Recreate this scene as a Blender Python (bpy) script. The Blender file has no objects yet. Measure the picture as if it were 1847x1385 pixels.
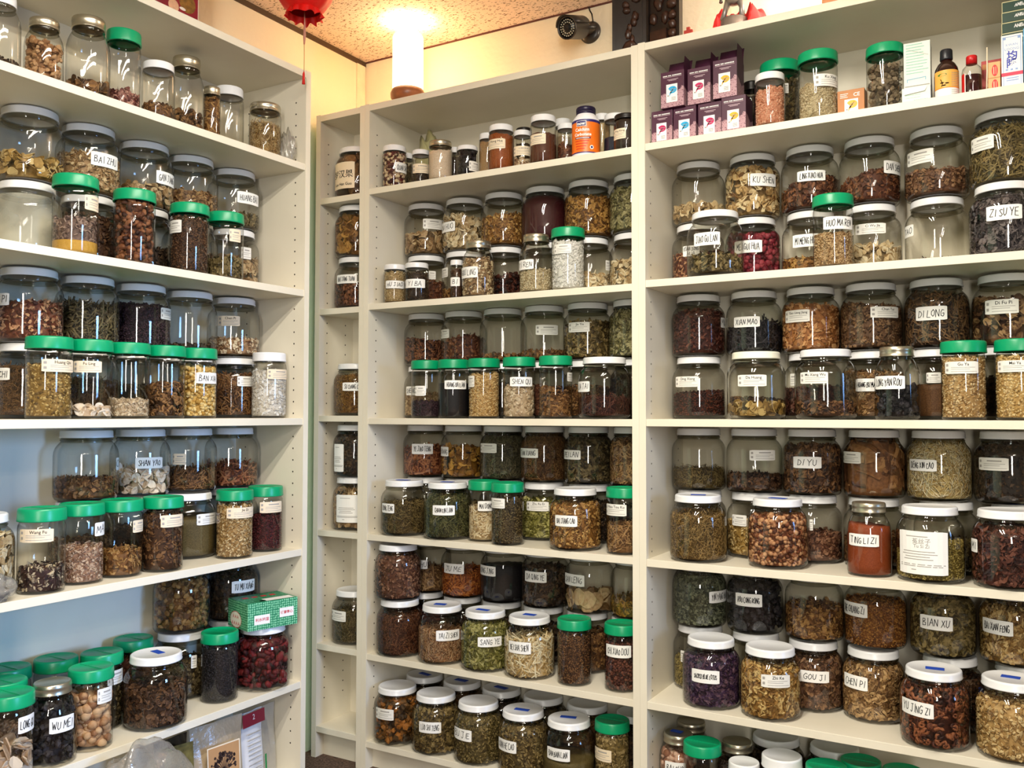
import bpy, bmesh, math, random
import numpy as np
from mathutils import Vector, Matrix
PI = math.pi
scene = bpy.context.scene
COL = scene.collection

# ------------------------------------------------------------------ camera, world, lights, exposure
FOCAL_PX = 1624.73                      # focal length in pixels of the 1847 px wide frame
cam_data = bpy.data.cameras.new('camera')
cam_data.sensor_fit = 'HORIZONTAL'; cam_data.sensor_width = 36.0
cam_data.lens = 36.0 * FOCAL_PX / 1847.0
cam_data.clip_start = 0.05; cam_data.clip_end = 50
cam = bpy.data.objects.new('camera', cam_data); COL.objects.link(cam)
cam.matrix_world = Matrix((((0.862840, 0.015788, 0.505231, 1.784103), (0.505477, -0.029217, -0.862346, -2.142687), (0.001146, 0.999448, -0.033190, 1.047070), (0.000000, 0.000000, 0.000000, 1.000000))))
scene.camera = cam

scene.view_settings.view_transform = 'Standard'
scene.view_settings.look = 'None'
scene.view_settings.gamma = 1.0
scene.view_settings.use_curve_mapping = False
scene.view_settings.exposure = 0.62
cy = scene.cycles
cy.max_bounces = 8; cy.diffuse_bounces = 4; cy.glossy_bounces = 3; cy.transmission_bounces = 4
cy.transparent_max_bounces = 28
cy.caustics_reflective = False; cy.caustics_refractive = False
cy.sample_clamp_indirect = 4.0
cy.use_denoising = True

world = bpy.data.worlds.new('room_daylight'); scene.world = world
world.use_nodes = True
wb = world.node_tree.nodes['Background']
wb.inputs['Color'].default_value = (1.0, 0.96, 0.88, 1); wb.inputs['Strength'].default_value = 0.07

def area(name, loc, target, sx, sy, power, color):
    d = bpy.data.lights.new(name, 'AREA'); d.shape = 'RECTANGLE'; d.size = sx; d.size_y = sy
    d.energy = power; d.color = color
    o = bpy.data.objects.new(name, d); COL.objects.link(o); o.location = loc
    dr = (Vector(target) - Vector(loc)).normalized()
    o.rotation_euler = dr.to_track_quat('-Z', 'Y').to_euler()
    return o
# the shop's twin-tube ceiling fluorescents, and daylight from the shop windows behind and to the side of the camera
for tx in (1.12, 1.40):
    area('ceiling_fluorescent_tube', (tx, -1.45, 2.25), (tx, -1.45, 0), 0.07, 1.25, 20.5, (1.0, 0.93, 0.80))
for tx in (2.95, 3.25):
    area('ceiling_fluorescent_tube', (tx, -3.2, 2.25), (tx, -3.2, 0), 0.07, 1.25, 13, (1.0, 0.93, 0.80))
area('window_daylight', (2.75, -4.3, 1.45), (0.9, 0.0, 1.1), 0.40, 1.6, 40, (1.0, 0.95, 0.86))
area('side_window_daylight', (4.3, -0.75, 1.15), (0.0, -0.90, 0.55), 0.6, 1.2, 3.7, (0.24, 0.49, 1.0)).data.spread = math.radians(38)

pl = bpy.data.lights.new('shelf_top_lamp_light', 'POINT'); pl.energy = 7.0; pl.color = (1.0, 0.95, 0.84); pl.shadow_soft_size = 0.06
po = bpy.data.objects.new('shelf_top_lamp_light', pl); COL.objects.link(po); po.location = (1.50, 0.13, 2.20)   # a second lamp on the bookcase tops, above the frame

# ------------------------------------------------------------------ helpers
def lin(c):
    c = c / 255.0
    return c / 12.92 if c <= 0.04045 else ((c + 0.055) / 1.055) ** 2.4
def rgb(h):
    h = h.lstrip('#')
    return (lin(int(h[0:2], 16)), lin(int(h[2:4], 16)), lin(int(h[4:6], 16)), 1.0)
class NT:
    def __init__(self, name):
        self.m = bpy.data.materials.new(name); self.m.use_nodes = True
        self.t = self.m.node_tree; self.n = self.t.nodes; self.l = self.t.links
        self.p = self.n.get('Principled BSDF'); self.out = self.n.get('Material Output')
    def add(self, kind, **kw):
        nd = self.n.new(kind)
        for k, v in kw.items():
            if k.startswith('i_'): nd.inputs[k[2:].replace('_', ' ')].default_value = v
            else: setattr(nd, k, v)
        return nd
    def link(self, a, b): self.l.new(a, b)
def ramp(nt, stops, interp='LINEAR'):
    r = nt.add('ShaderNodeValToRGB'); r.color_ramp.interpolation = interp
    e = r.color_ramp.elements
    e[0].position, e[0].color = stops[0]; e[1].position, e[1].color = stops[-1]
    for p, c in stops[1:-1]:
        q = e.new(p); q.color = c
    return r
MATS = {}
def mat(name, color, rough=0.5, metal=0.0, spec=0.5, vary=0.06, scale=25.0, bump=0.0, bscale=60.0, emit=None, estr=0.0):
    """plain surface with a faint procedural mottling and optional fine bump"""
    if name in MATS: return MATS[name]
    nt = NT(name); p = nt.p
    c = rgb(color)
    tc = nt.add('ShaderNodeTexCoord'); nz = nt.add('ShaderNodeTexNoise'); nz.inputs['Scale'].default_value = scale; nz.inputs['Detail'].default_value = 3
    nt.link(tc.outputs['Object'], nz.inputs['Vector'])
    lo = tuple(max(0, x * (1 - vary)) for x in c[:3]) + (1,); hi = tuple(min(1, x * (1 + vary)) for x in c[:3]) + (1,)
    r = ramp(nt, [(0.3, lo), (0.7, hi)]); nt.link(nz.outputs['Fac'], r.inputs['Fac'])
    nt.link(r.outputs['Color'], p.inputs['Base Color'])
    p.inputs['Roughness'].default_value = rough; p.inputs['Metallic'].default_value = metal
    p.inputs['Specular IOR Level'].default_value = spec
    if bump:
        b = nt.add('ShaderNodeBump'); b.inputs['Strength'].default_value = bump; b.inputs['Distance'].default_value = 0.004
        n2 = nt.add('ShaderNodeTexNoise'); n2.inputs['Scale'].default_value = bscale; n2.inputs['Detail'].default_value = 4
        nt.link(tc.outputs['Object'], n2.inputs['Vector']); nt.link(n2.outputs['Fac'], b.inputs['Height']); nt.link(b.outputs['Normal'], p.inputs['Normal'])
    if emit:
        p.inputs['Emission Color'].default_value = rgb(emit); p.inputs['Emission Strength'].default_value = estr
    MATS[name] = nt.m
    return nt.m

class MB:
    """collects geometry, then links it as ONE mesh object"""
    def __init__(self): self.v = []; self.n = 0; self.f = []
    def add(self, verts, faces, mi=0, smooth=False):
        verts = np.asarray(verts, float).reshape(-1, 3)
        self.v.append(verts)
        groups = {}
        if isinstance(faces, np.ndarray): self.f.append((faces + self.n, mi, smooth))
        else:
            for q in faces: groups.setdefault(len(q), []).append(q)
            for q in groups.values(): self.f.append((np.array(q, int) + self.n, mi, smooth))
        self.n += len(verts)
        return self
    def box(self, a, b, mi=0, rot=None, org=(0, 0, 0)):
        x0, y0, z0 = a; x1, y1, z1 = b
        v = np.array([(x, y, z) for z in (z0, z1) for y in (y0, y1) for x in (x0, x1)], float)
        if rot is not None: v = v @ np.array(rot).T + np.array(org)
        return self.add(v, [(0, 2, 3, 1), (4, 5, 7, 6), (0, 1, 5, 4), (2, 6, 7, 3), (0, 4, 6, 2), (1, 3, 7, 5)], mi)
    def lathe(self, prof, seg=36, mi=0, smooth=True, M=None, cap0=False, cap1=False):
        prof = np.asarray(prof, float); k = len(prof)
        a = np.linspace(0, 2 * PI, seg, endpoint=False)
        v = np.empty((k, seg, 3)); v[:, :, 0] = prof[:, :1] * np.cos(a); v[:, :, 1] = prof[:, :1] * np.sin(a); v[:, :, 2] = prof[:, 1:2]
        v = v.reshape(-1, 3)
        if M is not None: v = v @ np.array(M.to_3x3()).T + np.array(M.translation)
        i, j = np.meshgrid(np.arange(k - 1), np.arange(seg), indexing='ij'); j2 = (j + 1) % seg
        f = np.stack([i * seg + j, i * seg + j2, (i + 1) * seg + j2, (i + 1) * seg + j], -1).reshape(-1, 4)
        base = self.n
        self.add(v, f, mi, smooth)
        if cap0: self.f.append((np.array([[base + q for q in range(seg)][::-1]]), mi, False))
        if cap1: self.f.append((np.array([[base + (k - 1) * seg + q for q in range(seg)]]), mi, False))
        return self
    def tube(self, pts, r, seg=8, mi=0, smooth=True):
        pts = [Vector(p) for p in pts]; n = len(pts)
        rs = r if hasattr(r, '__len__') else [r] * n
        vs = []; up = Vector((0.13, 0.21, 0.97))
        for i, p in enumerate(pts):
            d = (pts[min(i + 1, n - 1)] - pts[max(i - 1, 0)]).normalized()
            s = d.cross(up)
            if s.length < 1e-3: s = d.cross(Vector((1, 0, 0)))
            s.normalize(); t = s.cross(d)
            for q in range(seg):
                a = 2 * PI * q / seg; vs.append(p + (s * math.cos(a) + t * math.sin(a)) * rs[i])
        f = [(i * seg + q, i * seg + (q + 1) % seg, (i + 1) * seg + (q + 1) % seg, (i + 1) * seg + q) for i in range(n - 1) for q in range(seg)]
        f += [tuple(range(seg))[::-1], tuple((n - 1) * seg + q for q in range(seg))]
        return self.add([tuple(v) for v in vs], f, mi, smooth)
    def poly(self, pts, mi=0): return self.add(pts, [tuple(range(len(pts)))], mi)
    def prism(self, outline, frame, t, mi=0):
        """extrude a 2-D outline: frame = (origin, u, v, w); thickness t along w"""
        o, u, v, w = (np.array(q, float) for q in frame)
        a = np.array([o + u * x + v * y for x, y in outline]); b = a + w * t; n = len(outline)
        f = [tuple(range(n))[::-1], tuple(range(n, 2 * n))] + [(i, (i + 1) % n, n + (i + 1) % n, n + i) for i in range(n)]
        return self.add(np.vstack([a, b]), f, mi)
    def mesh(self, name, mats):
        me = bpy.data.meshes.new(name)
        v = np.concatenate(self.v); me.vertices.add(len(v)); me.vertices.foreach_set('co', v.ravel())
        lv = np.concatenate([f.ravel() for f, _, _ in self.f]); sizes = np.concatenate([np.full(len(f), f.shape[1]) for f, _, _ in self.f])
        mi = np.concatenate([np.full(len(f), m) for f, m, _ in self.f]); sm = np.concatenate([np.full(len(f), s) for f, _, s in self.f])
        me.loops.add(len(lv)); me.loops.foreach_set('vertex_index', lv.astype(np.int32))
        me.polygons.add(len(sizes)); st = np.zeros(len(sizes), np.int32); st[1:] = np.cumsum(sizes)[:-1]
        me.polygons.foreach_set('loop_start', st); me.polygons.foreach_set('loop_total', sizes.astype(np.int32))
        me.polygons.foreach_set('material_index', mi.astype(np.int32)); me.polygons.foreach_set('use_smooth', sm.astype(bool))
        for m in (mats if isinstance(mats, (list, tuple)) else [mats]): me.materials.append(m)
        me.update(calc_edges=True); me.validate()
        return me
    def build(self, name, mats, parent=None, loc=None, bevel=0.0):
        return link(name, self.mesh(name, mats), parent, loc, bevel)
def link(name, me, parent=None, loc=None, bevel=0.0):
    o = bpy.data.objects.new(name, me); COL.objects.link(o)
    if parent is not None: o.parent = parent
    if loc is not None: o.location = loc
    if bevel:
        b = o.modifiers.new('bevel', 'BEVEL'); b.width = bevel; b.segments = 2; b.limit_method = 'ANGLE'
    return o
def thing(name, label, cat, loc=(0, 0, 0), rz=0.0, group=None):
    o = bpy.data.objects.new(name, None); COL.objects.link(o); o.empty_display_size = 0.03
    o.location = loc; o.rotation_euler = (0, 0, rz); tag(o, label, cat, group)
    return o
def tag(o, label, cat, group=None):
    o['label'] = label; o['category'] = cat
    if group: o['group'] = group
    return o
def struct(o): o['kind'] = 'structure'; return o

# ------------------------------------------------------------------ the room
WX, WY, FZ, CZ = -0.2365, 0.2865, -0.022, 2.275     # side wall, back wall, floor, ceiling
def wall_mat():
    nt = NT('two_tone_wall_paint'); p = nt.p
    tc = nt.add('ShaderNodeTexCoord'); sx = nt.add('ShaderNodeSeparateXYZ'); nt.link(tc.outputs['Object'], sx.inputs[0])
    nz = nt.add('ShaderNodeTexNoise'); nz.inputs['Scale'].default_value = 9; nt.link(tc.outputs['Object'], nz.inputs['Vector'])
    a = nt.add('ShaderNodeMath', operation='MULTIPLY_ADD'); nt.link(nz.outputs['Fac'], a.inputs[0]); a.inputs[1].default_value = 0.02; nt.link(sx.outputs['Z'], a.inputs[2])
    r = ramp(nt, [(0.0, rgb('#d2ead0')), (1.0, rgb('#f0e6cc'))])
    m = nt.add('ShaderNodeMapRange'); m.inputs['From Min'].default_value = 1.965; m.inputs['From Max'].default_value = 2.01
    nt.link(a.outputs[0], m.inputs['Value']); nt.link(m.outputs['Result'], r.inputs['Fac']); nt.link(r.outputs['Color'], p.inputs['Base Color'])
    p.inputs['Roughness'].default_value = 0.75
    n2 = nt.add('ShaderNodeTexNoise'); n2.inputs['Scale'].default_value = 55; n2.inputs['Detail'].default_value = 5; nt.link(tc.outputs['Object'], n2.inputs['Vector'])
    b = nt.add('ShaderNodeBump'); b.inputs['Strength'].default_value = 0.5; b.inputs['Distance'].default_value = 0.004
    nt.link(n2.outputs['Fac'], b.inputs['Height']); nt.link(b.outputs['Normal'], p.inputs['Normal'])
    return nt.m
def ceiling_mat():
    nt = NT('fissured_ceiling_tile'); p = nt.p
    tc = nt.add('ShaderNodeTexCoord')
    flecks = []
    for k, (rz, sc, th) in enumerate(((0.5, (75, 210, 1), 0.655), (2.0, (80, 200, 1), 0.66), (1.2, (70, 190, 1), 0.665))):
        mp = nt.add('ShaderNodeMapping'); mp.inputs['Rotation'].default_value = (0, 0, rz); mp.inputs['Scale'].default_value = sc; mp.inputs['Location'].default_value = (k * 7.3, k * 3.1, 0)
        nz = nt.add('ShaderNodeTexNoise'); nz.inputs['Scale'].default_value = 1.0; nz.inputs['Detail'].default_value = 1.0
        nt.link(tc.outputs['Object'], mp.inputs['Vector']); nt.link(mp.outputs['Vector'], nz.inputs['Vector'])
        mr = nt.add('ShaderNodeMapRange'); mr.inputs['From Min'].default_value = th; mr.inputs['From Max'].default_value = th + 0.035
        nt.link(nz.outputs['Fac'], mr.inputs['Value']); flecks.append(mr.outputs['Result'])
    mx = nt.add('ShaderNodeMath', operation='MAXIMUM'); nt.link(flecks[0], mx.inputs[0]); nt.link(flecks[1], mx.inputs[1])
    m2 = nt.add('ShaderNodeMath', operation='MAXIMUM'); nt.link(mx.outputs[0], m2.inputs[0]); nt.link(flecks[2], m2.inputs[1])
    r = ramp(nt, [(0.0, rgb('#f3dccb')), (1.0, rgb('#7a5a3c'))]); nt.link(m2.outputs[0], r.inputs['Fac']); nt.link(r.outputs['Color'], p.inputs['Base Color'])
    p.inputs['Roughness'].default_value = 0.9
    return nt.m
def carpet_mat():
    nt = NT('brown_carpet'); p = nt.p
    tc = nt.add('ShaderNodeTexCoord'); nz = nt.add('ShaderNodeTexNoise'); nz.inputs['Scale'].default_value = 170; nz.inputs['Detail'].default_value = 4
    nt.link(tc.outputs['Object'], nz.inputs['Vector'])
    r = ramp(nt, [(0.3, rgb('#33251e')), (0.7, rgb('#705747'))]); nt.link(nz.outputs['Fac'], r.inputs['Fac']); nt.link(r.outputs['Color'], p.inputs['Base Color'])
    p.inputs['Roughness'].default_value = 1.0
    b = nt.add('ShaderNodeBump'); b.inputs['Strength'].default_value = 0.8; b.inputs['Distance'].default_value = 0.006
    nt.link(nz.outputs['Fac'], b.inputs['Height']); nt.link(b.outputs['Normal'], p.inputs['Normal'])
    return nt.m
WALL = wall_mat()
struct(MB().box((WX - 0.1, -4.6, FZ), (WX, WY + 0.1, CZ)).build('wall_left', WALL))
struct(MB().box((WX - 0.1, WY, FZ), (4.4, WY + 0.1, CZ)).build('wall_back', WALL))
struct(MB().box((WX - 0.1, -4.6, FZ - 0.1), (4.4, WY + 0.1, FZ)).build('floor', carpet_mat()))
struct(MB().box((WX - 0.1, -4.6, CZ), (4.4, WY + 0.1, CZ + 0.08)).build('ceiling', ceiling_mat()))
struct(MB().box((WX, -2.6, 2.2585), (WX + 0.004, WY, CZ)).build('shadow_gap_strip', mat('painted_shadow_gap', '#4d3a26', 0.6)))  # dark brown strip paints the shadow gap between side wall and ceiling
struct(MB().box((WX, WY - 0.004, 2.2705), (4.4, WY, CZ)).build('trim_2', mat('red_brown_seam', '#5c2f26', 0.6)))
struct(MB().box((WX, 0.238, 1.90), (WX + 0.006, WY - 0.006, 2.2575)).build('trim_3', mat('cream_corner_batten', '#efe3c6', 0.6, bump=0.3)))

# ------------------------------------------------------------------ bookcases
def board_mat():
    nt = NT('off_white_melamine'); p = nt.p
    tc = nt.add('ShaderNodeTexCoord'); nz = nt.add('ShaderNodeTexNoise'); nz.inputs['Scale'].default_value = 6; nz.inputs['Detail'].default_value = 5
    nt.link(tc.outputs['Object'], nz.inputs['Vector'])
    r = ramp(nt, [(0.25, rgb('#e2dac6')), (0.75, rgb('#ebe4d2'))]); nt.link(nz.outputs['Fac'], r.inputs['Fac']); nt.link(r.outputs['Color'], p.inputs['Base Color'])
    p.inputs['Roughness'].default_value = 0.42; p.inputs['Specular IOR Level'].default_value = 0.35
    return nt.m
BOARD = board_mat(); HOLE = mat('painted_peg_hole_shade', '#2b2118', 0.9)  # peg holes are flat discs, the shade inside them painted dark
SHELF_Z = dict(l=[1.736, 1.3867, 1.035, 0.680, 0.3233, 0.068], n=[1.729, 1.3773, 1.0409, 0.683, 0.330, 0.0747],
               m=[1.737, 1.3823, 1.0337, 0.683, 0.3245, 0.0638], r=[1.7395, 1.3881, 1.0344, 0.681, 0.326, 0.068])
def bookcase(key, width, depth, top, label, loc, rz, t=0.0185):
    """local frame: x along the front, y into the case, z up; the front edge is y = 0"""
    root = thing('bookcase', label, 'bookcase', loc, rz, 'bookcases lining the two walls')
    zs = SHELF_Z[key]
    for s in (0, 1):
        x0 = 0 if s == 0 else width - t
        mb = MB().box((x0, 0, FZ), (x0 + t, depth, top + 0.002))
        xi = x0 + t + 0.0002 if s == 0 else x0 - 0.0002
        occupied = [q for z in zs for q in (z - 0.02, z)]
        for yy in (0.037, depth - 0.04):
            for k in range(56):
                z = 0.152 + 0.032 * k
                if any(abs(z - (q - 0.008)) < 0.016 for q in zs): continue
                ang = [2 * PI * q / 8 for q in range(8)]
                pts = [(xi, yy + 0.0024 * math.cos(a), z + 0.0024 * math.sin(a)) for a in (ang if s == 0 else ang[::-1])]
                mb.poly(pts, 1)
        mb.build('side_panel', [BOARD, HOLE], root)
    MB().box((t, 0.0, top - 0.0195), (width - t, depth, top)).build('top_panel', BOARD, root, bevel=0.0008)
    for z in zs:
        MB().box((t, 0.0015, z - 0.0185), (width - t, depth - 0.001, z)).build('shelf', BOARD, root, bevel=0.0008)
    MB().box((t, depth - 0.0012, FZ + 0.02), (width - t, depth + 0.0025, top - 0.0195)).build('back_panel', BOARD, root)
    MB().box((t, 0.035, FZ), (width - t, 0.05, zs[-1] - 0.0185)).build('kick_plate', BOARD, root)
    return root
bookcase('l', 0.955, 0.2605, 1.9952, 'white bookcase of herb jars against the side wall, beneath the red lantern', (0.047, -1.242, 0), PI / 2)
bookcase('n', 0.1985, 0.165, 1.9965, 'narrow white shelf tower between the two wide bookcases in the corner', (-0.1973, 0.0, 0), 0)
bookcase('m', 0.9017, 0.2752, 1.9975, 'white bookcase of herb jars with the glowing lamp on top', (0.0016, 0.0, 0), 0)
bookcase('r', 1.02, 0.2752, 2.0005, 'white bookcase with purple cartons on its top shelf', (0.9036, 0.0, 0), 0)

# ------------------------------------------------------------------ jar materials
def glass_mat(name='clear_jar_glass', haze=0.0, face=(0.945, 0.937, 0.905, 1)):
    nt = NT(name); nt.n.remove(nt.p)
    lw = nt.add('ShaderNodeLayerWeight'); lw.inputs['Blend'].default_value = 0.5
    f5 = nt.add('ShaderNodeMath', operation='POWER'); nt.link(lw.outputs['Facing'], f5.inputs[0]); f5.inputs[1].default_value = 4.0
    fr = nt.add('ShaderNodeMath', operation='MULTIPLY_ADD'); nt.link(f5.outputs[0], fr.inputs[0]); fr.inputs[1].default_value = 0.75; fr.inputs[2].default_value = 0.06
    f3 = nt.add('ShaderNodeMath', operation='POWER'); nt.link(lw.outputs['Facing'], f3.inputs[0]); f3.inputs[1].default_value = 3.6
    tint = ramp(nt, [(0.0, face), (1.0, tuple(x * .36 for x in face[:3]) + (1,))]); nt.link(f3.outputs[0], tint.inputs['Fac'])
    tr = nt.add('ShaderNodeBsdfTransparent'); nt.link(tint.outputs['Color'], tr.inputs['Color'])
    gl = nt.add('ShaderNodeBsdfGlossy'); gl.inputs['Roughness'].default_value = 0.035
    tc = nt.add('ShaderNodeTexCoord'); nz = nt.add('ShaderNodeTexNoise'); nz.inputs['Scale'].default_value = 19; nz.inputs['Detail'].default_value = 1
    nt.link(tc.outputs['Object'], nz.inputs['Vector'])
    b = nt.add('ShaderNodeBump'); b.inputs['Strength'].default_value = 0.13; b.inputs['Distance'].default_value = 0.004
    nt.link(nz.outputs['Fac'], b.inputs['Height']); nt.link(b.outputs['Normal'], gl.inputs['Normal'])
    mx = nt.add('ShaderNodeMixShader'); nt.link(fr.outputs[0], mx.inputs[0]); nt.link(tr.outputs[0], mx.inputs[1]); nt.link(gl.outputs[0], mx.inputs[2])
    last = mx.outputs[0]
    if haze:
        df = nt.add('ShaderNodeBsdfDiffuse'); df.inputs['Color'].default_value = rgb('#cfccb8')
        n2 = nt.add('ShaderNodeTexNoise'); n2.inputs['Scale'].default_value = 14; nt.link(tc.outputs['Object'], n2.inputs['Vector'])
        hz = nt.add('ShaderNodeMath', operation='MULTIPLY'); nt.link(n2.outputs['Fac'], hz.inputs[0]); hz.inputs[1].default_value = haze
        m2 = nt.add('ShaderNodeMixShader'); nt.link(hz.outputs[0], m2.inputs[0]); nt.link(last, m2.inputs[1]); nt.link(df.outputs[0], m2.inputs[2]); last = m2.outputs[0]
    nt.link(last, nt.out.inputs['Surface'])
    return nt.m
GLASS = glass_mat(); GLASS_NECK = glass_mat('thick_threaded_neck_glass', 0, (0.52, 0.51, 0.43, 1)); GLASS_HAZE = glass_mat('powder_hazed_glass', 0.75)
LIDM = dict(w=mat('white_enamel_lid', '#e9eaec', 0.28, vary=0.02), g=mat('green_plastic_lid', '#009a66', 0.33, vary=0.05), m=mat('zinc_screw_lid', '#c3bba6', 0.3, metal=0.9),
            k=mat('black_plastic_lid', '#16110f', 0.35), cream=mat('cream_enamel_lid', '#eeeedb', 0.3))
TAPE = mat('blue_masking_tape', '#1c49b8', 0.6)
STICK_W = mat('white_sticker_paper', '#f3f2ef', 0.55, vary=0.01); STICK_P = mat('pale_printed_sticker', '#ebe9e2', 0.55, vary=0.01); STICK_C = mat('cream_printed_sticker', '#ead9bd', 0.55, vary=0.01)
INK = mat('black_marker_ink', '#0c0b10', 0.9, spec=.05); PRINT = mat('grey_printed_ink', '#a19d98', 0.7)

PAL = {  # dark, middle and light tone of each dried herb
 'amber': '4f3014 84582c bd9156', 'amberbrown': '5c3414 8d5624 b8813f', 'amberolive': '5d4a1e 94712b b98c34', 'bark': '3d2716 6d4727 9a6f45', 'bean': '60201c 7a2a22 9b4432',
 'beans': '4f1c1e 8d4a3a f2dcb6', 'beige': 'a08768 cdb596 e8d7bb', 'black': '100d10 1d1a1d 38343a', 'blackbrown': '17100b 2e2118 523c28', 'brown': '3f2815 704b2b a07648',
 'brownolive': '3d3018 6d5a32 a08957', 'brownorange': '35240f 6a4c28 b06f2c', 'brownpale': '4a2412 8a4d2b d9a579', 'brownred': '40261a 6d4330 a0755a', 'brownrim': '3a2415 6d4a2d b08d62', 'brownwood': '3f2a1a 6f4e35 94714f',
 'buff': '8b734b b89d71 dac79c', 'butter': 'c59d58 f0d898 fff2cc', 'cinnamon': '5f3a20 8f5f38 b98a58', 'cream': 'a88a5f e0c698 f8e9c6', 'creamrim': '7b552d d9b478 f3deb0', 'creamspeck': '3d2a1f a78660 ecd9b2',
 'crystal': 'dededa f4f4f0 ffffff', 'dark': '1c140f 35271c 5c4631', 'darkbrown': '25170f 4a3020 76543a', 'darkolive': '271f12 4f4128 7a6a48', 'darkred': '28100c 4c221a 7a4838', 'darkspeck': '1f1413 452a27 e2cfae', 'darkwood': '231710 4b3524 80603f',
 'dusky': '5c2b2a 8a4b45 c99a8a', 'gold': '5e4620 987638 cdb070', 'goldbrown': '5a3a17 9a6a33 d3a763', 'goldstraw': '7a5420 b98a46 e6c684', 'goldtan': '7d5a2b b38c4f dfc086', 'green': '2c2e1a 5a5c36 8d8a58', 'greygreen': '34382a 5f6450 8b8f74', 'greyviolet': '241f24 4b4348 797071', 'ivory': 'bd9a5c ead0a0 fcf0cc',
 'lightbrown': '7a5030 ab7b50 d0a67a', 'mahogany': '2d130b 5c2b1a a2623f', 'maroon': '25090d 471419 6d2a2c', 'mauve': '4c3a34 7a6258 a88f80', 'mustard': 'b98a32 d0a244 e0ba60', 'navy': '0d1424 1b2740 2b3a58', 'none': '888888 888888 888888', 'nut': '9a6a48 c9996e e3bd94',
 'oat': '9c8a67 c9b893 e6d9b8', 'oatslice': '9b7c50 cfb384 ead3a6', 'ochre': '6d4513 a8742a d29f48', 'olive': '3f361c 6c5c36 968359', 'oliveb': '40351a 6b5c33 9a8655', 'olivegrey': '3b3727 635c45 8d8363', 'oliveseed': '5b4c1c 8b7838 b7a45c', 'orange': '5d3a16 99682f c99a52', 'orangetan': '7d4a22 b87a45 dfab74',
 'palegreen': '4f4a2a 837c4f b3ab7c', 'peach': '8b5a35 c28f63 e3bb8f', 'pinkcream': 'c9a88a e3c9ae f3e2cf', 'pinkish': '7c5744 b08a72 dbbfa6', 'pinknut': '96634a c49077 e0b7a0', 'purple': '1c0f14 33202a 4f3640', 'red': '1f0608 4c0f14 7c2226', 'redbark': '4d2415 87482c b77950', 'redblack': '1b0a08 38170f 5e2c1d', 'redbrown': '35190f 633622 94603f', 'redspeck': '40180f 7c3f29 d3a077',
 'rose': '4a0d1a 7d1c30 a8434f', 'rust': '6a2f12 a3541f c97c3a', 'rustred': '7a3213 98451e ab5a2c', 'salmon': 'b56a4a dd997a f2c0a2', 'speck': '5b3a26 b58d66 f3e2c2', 'straw': '9a7440 cda66a edd29c', 'strawbrown': '5b431f 93733f c8a568', 'tan': '7b5a34 b39065 dcc094', 'tanbrown': '57391e 8f6840 bd9666', 'tanolive': '4f4020 8a7442 c4ab78', 'tanwood': '6b4a2a a37c4e cfa976', 'taupe': '4a3f33 75664f 9a8a72',
 'umber': '2b190f 54351f 8a623e', 'violet': '22132a 432a52 705264', 'wheat': '8a6638 c09a62 ead2a4', 'wheatgold': '96733c cfa866 f4dca6', 'white': 'c9ae92 f0dac2 fff4e6', 'woodbrown': '452c1a 76503a a37b58', 'yellow': '82602a b48f4b d8ba7a', 'yellowgreen': '5a5520 8d8840 c2bb74', 'yellowtan': '7f602c b8934f e4c88c'}
PAL['leafgreen'] = '57561f 83803c b3ad70'; PAL['flake'] = 'cfc6ba eee8df ffffff'; PAL['beans'] = '3f1418 6d2a28 f0d8b4'; PAL['yellow'] = '8a6a30 bb954f dcc084'; PAL['bead_yellow'] = 'b98d3e e0b968 f6dc9c'; PAL['rustp'] = '93502a b06a3c c58553'
def herb_mat(pal, powder):
    key = 'herb_' + pal + ('_powder' if powder else '')
    if key in MATS: return MATS[key]
    nt = NT('dried_' + pal + ('_powder' if powder else '_herb')); p = nt.p
    a, b, c = (tuple(x * .8 for x in rgb(h)[:3]) + (1,) for h in PAL[pal].split())
    tc = nt.add('ShaderNodeTexCoord'); nz = nt.add('ShaderNodeTexNoise'); nz.inputs['Scale'].default_value = 420 if powder else 130; nz.inputs['Detail'].default_value = 3
    nt.link(tc.outputs['Object'], nz.inputs['Vector'])
    geo = nt.add('ShaderNodeNewGeometry')
    m1 = nt.add('ShaderNodeMath', operation='MULTIPLY_ADD'); nt.link(geo.outputs['Random Per Island'], m1.inputs[0]); m1.inputs[1].default_value = 0.0 if powder else 1.0; m1.inputs[2].default_value = 0.0 if powder else -0.37
    m2 = nt.add('ShaderNodeMath', operation='MULTIPLY_ADD'); nt.link(nz.outputs['Fac'], m2.inputs[0]); m2.inputs[1].default_value = 0.8 if powder else 0.8; nt.link(m1.outputs[0], m2.inputs[2])
    r = ramp(nt, [(0.12, a), (0.45, b), (0.85, c)]); nt.link(m2.outputs[0], r.inputs['Fac']); nt.link(r.outputs['Color'], p.inputs['Base Color'])
    p.inputs['Roughness'].default_value = 0.62; p.inputs['Specular IOR Level'].default_value = 0.3
    MATS[key] = nt.m
    return nt.m

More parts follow.
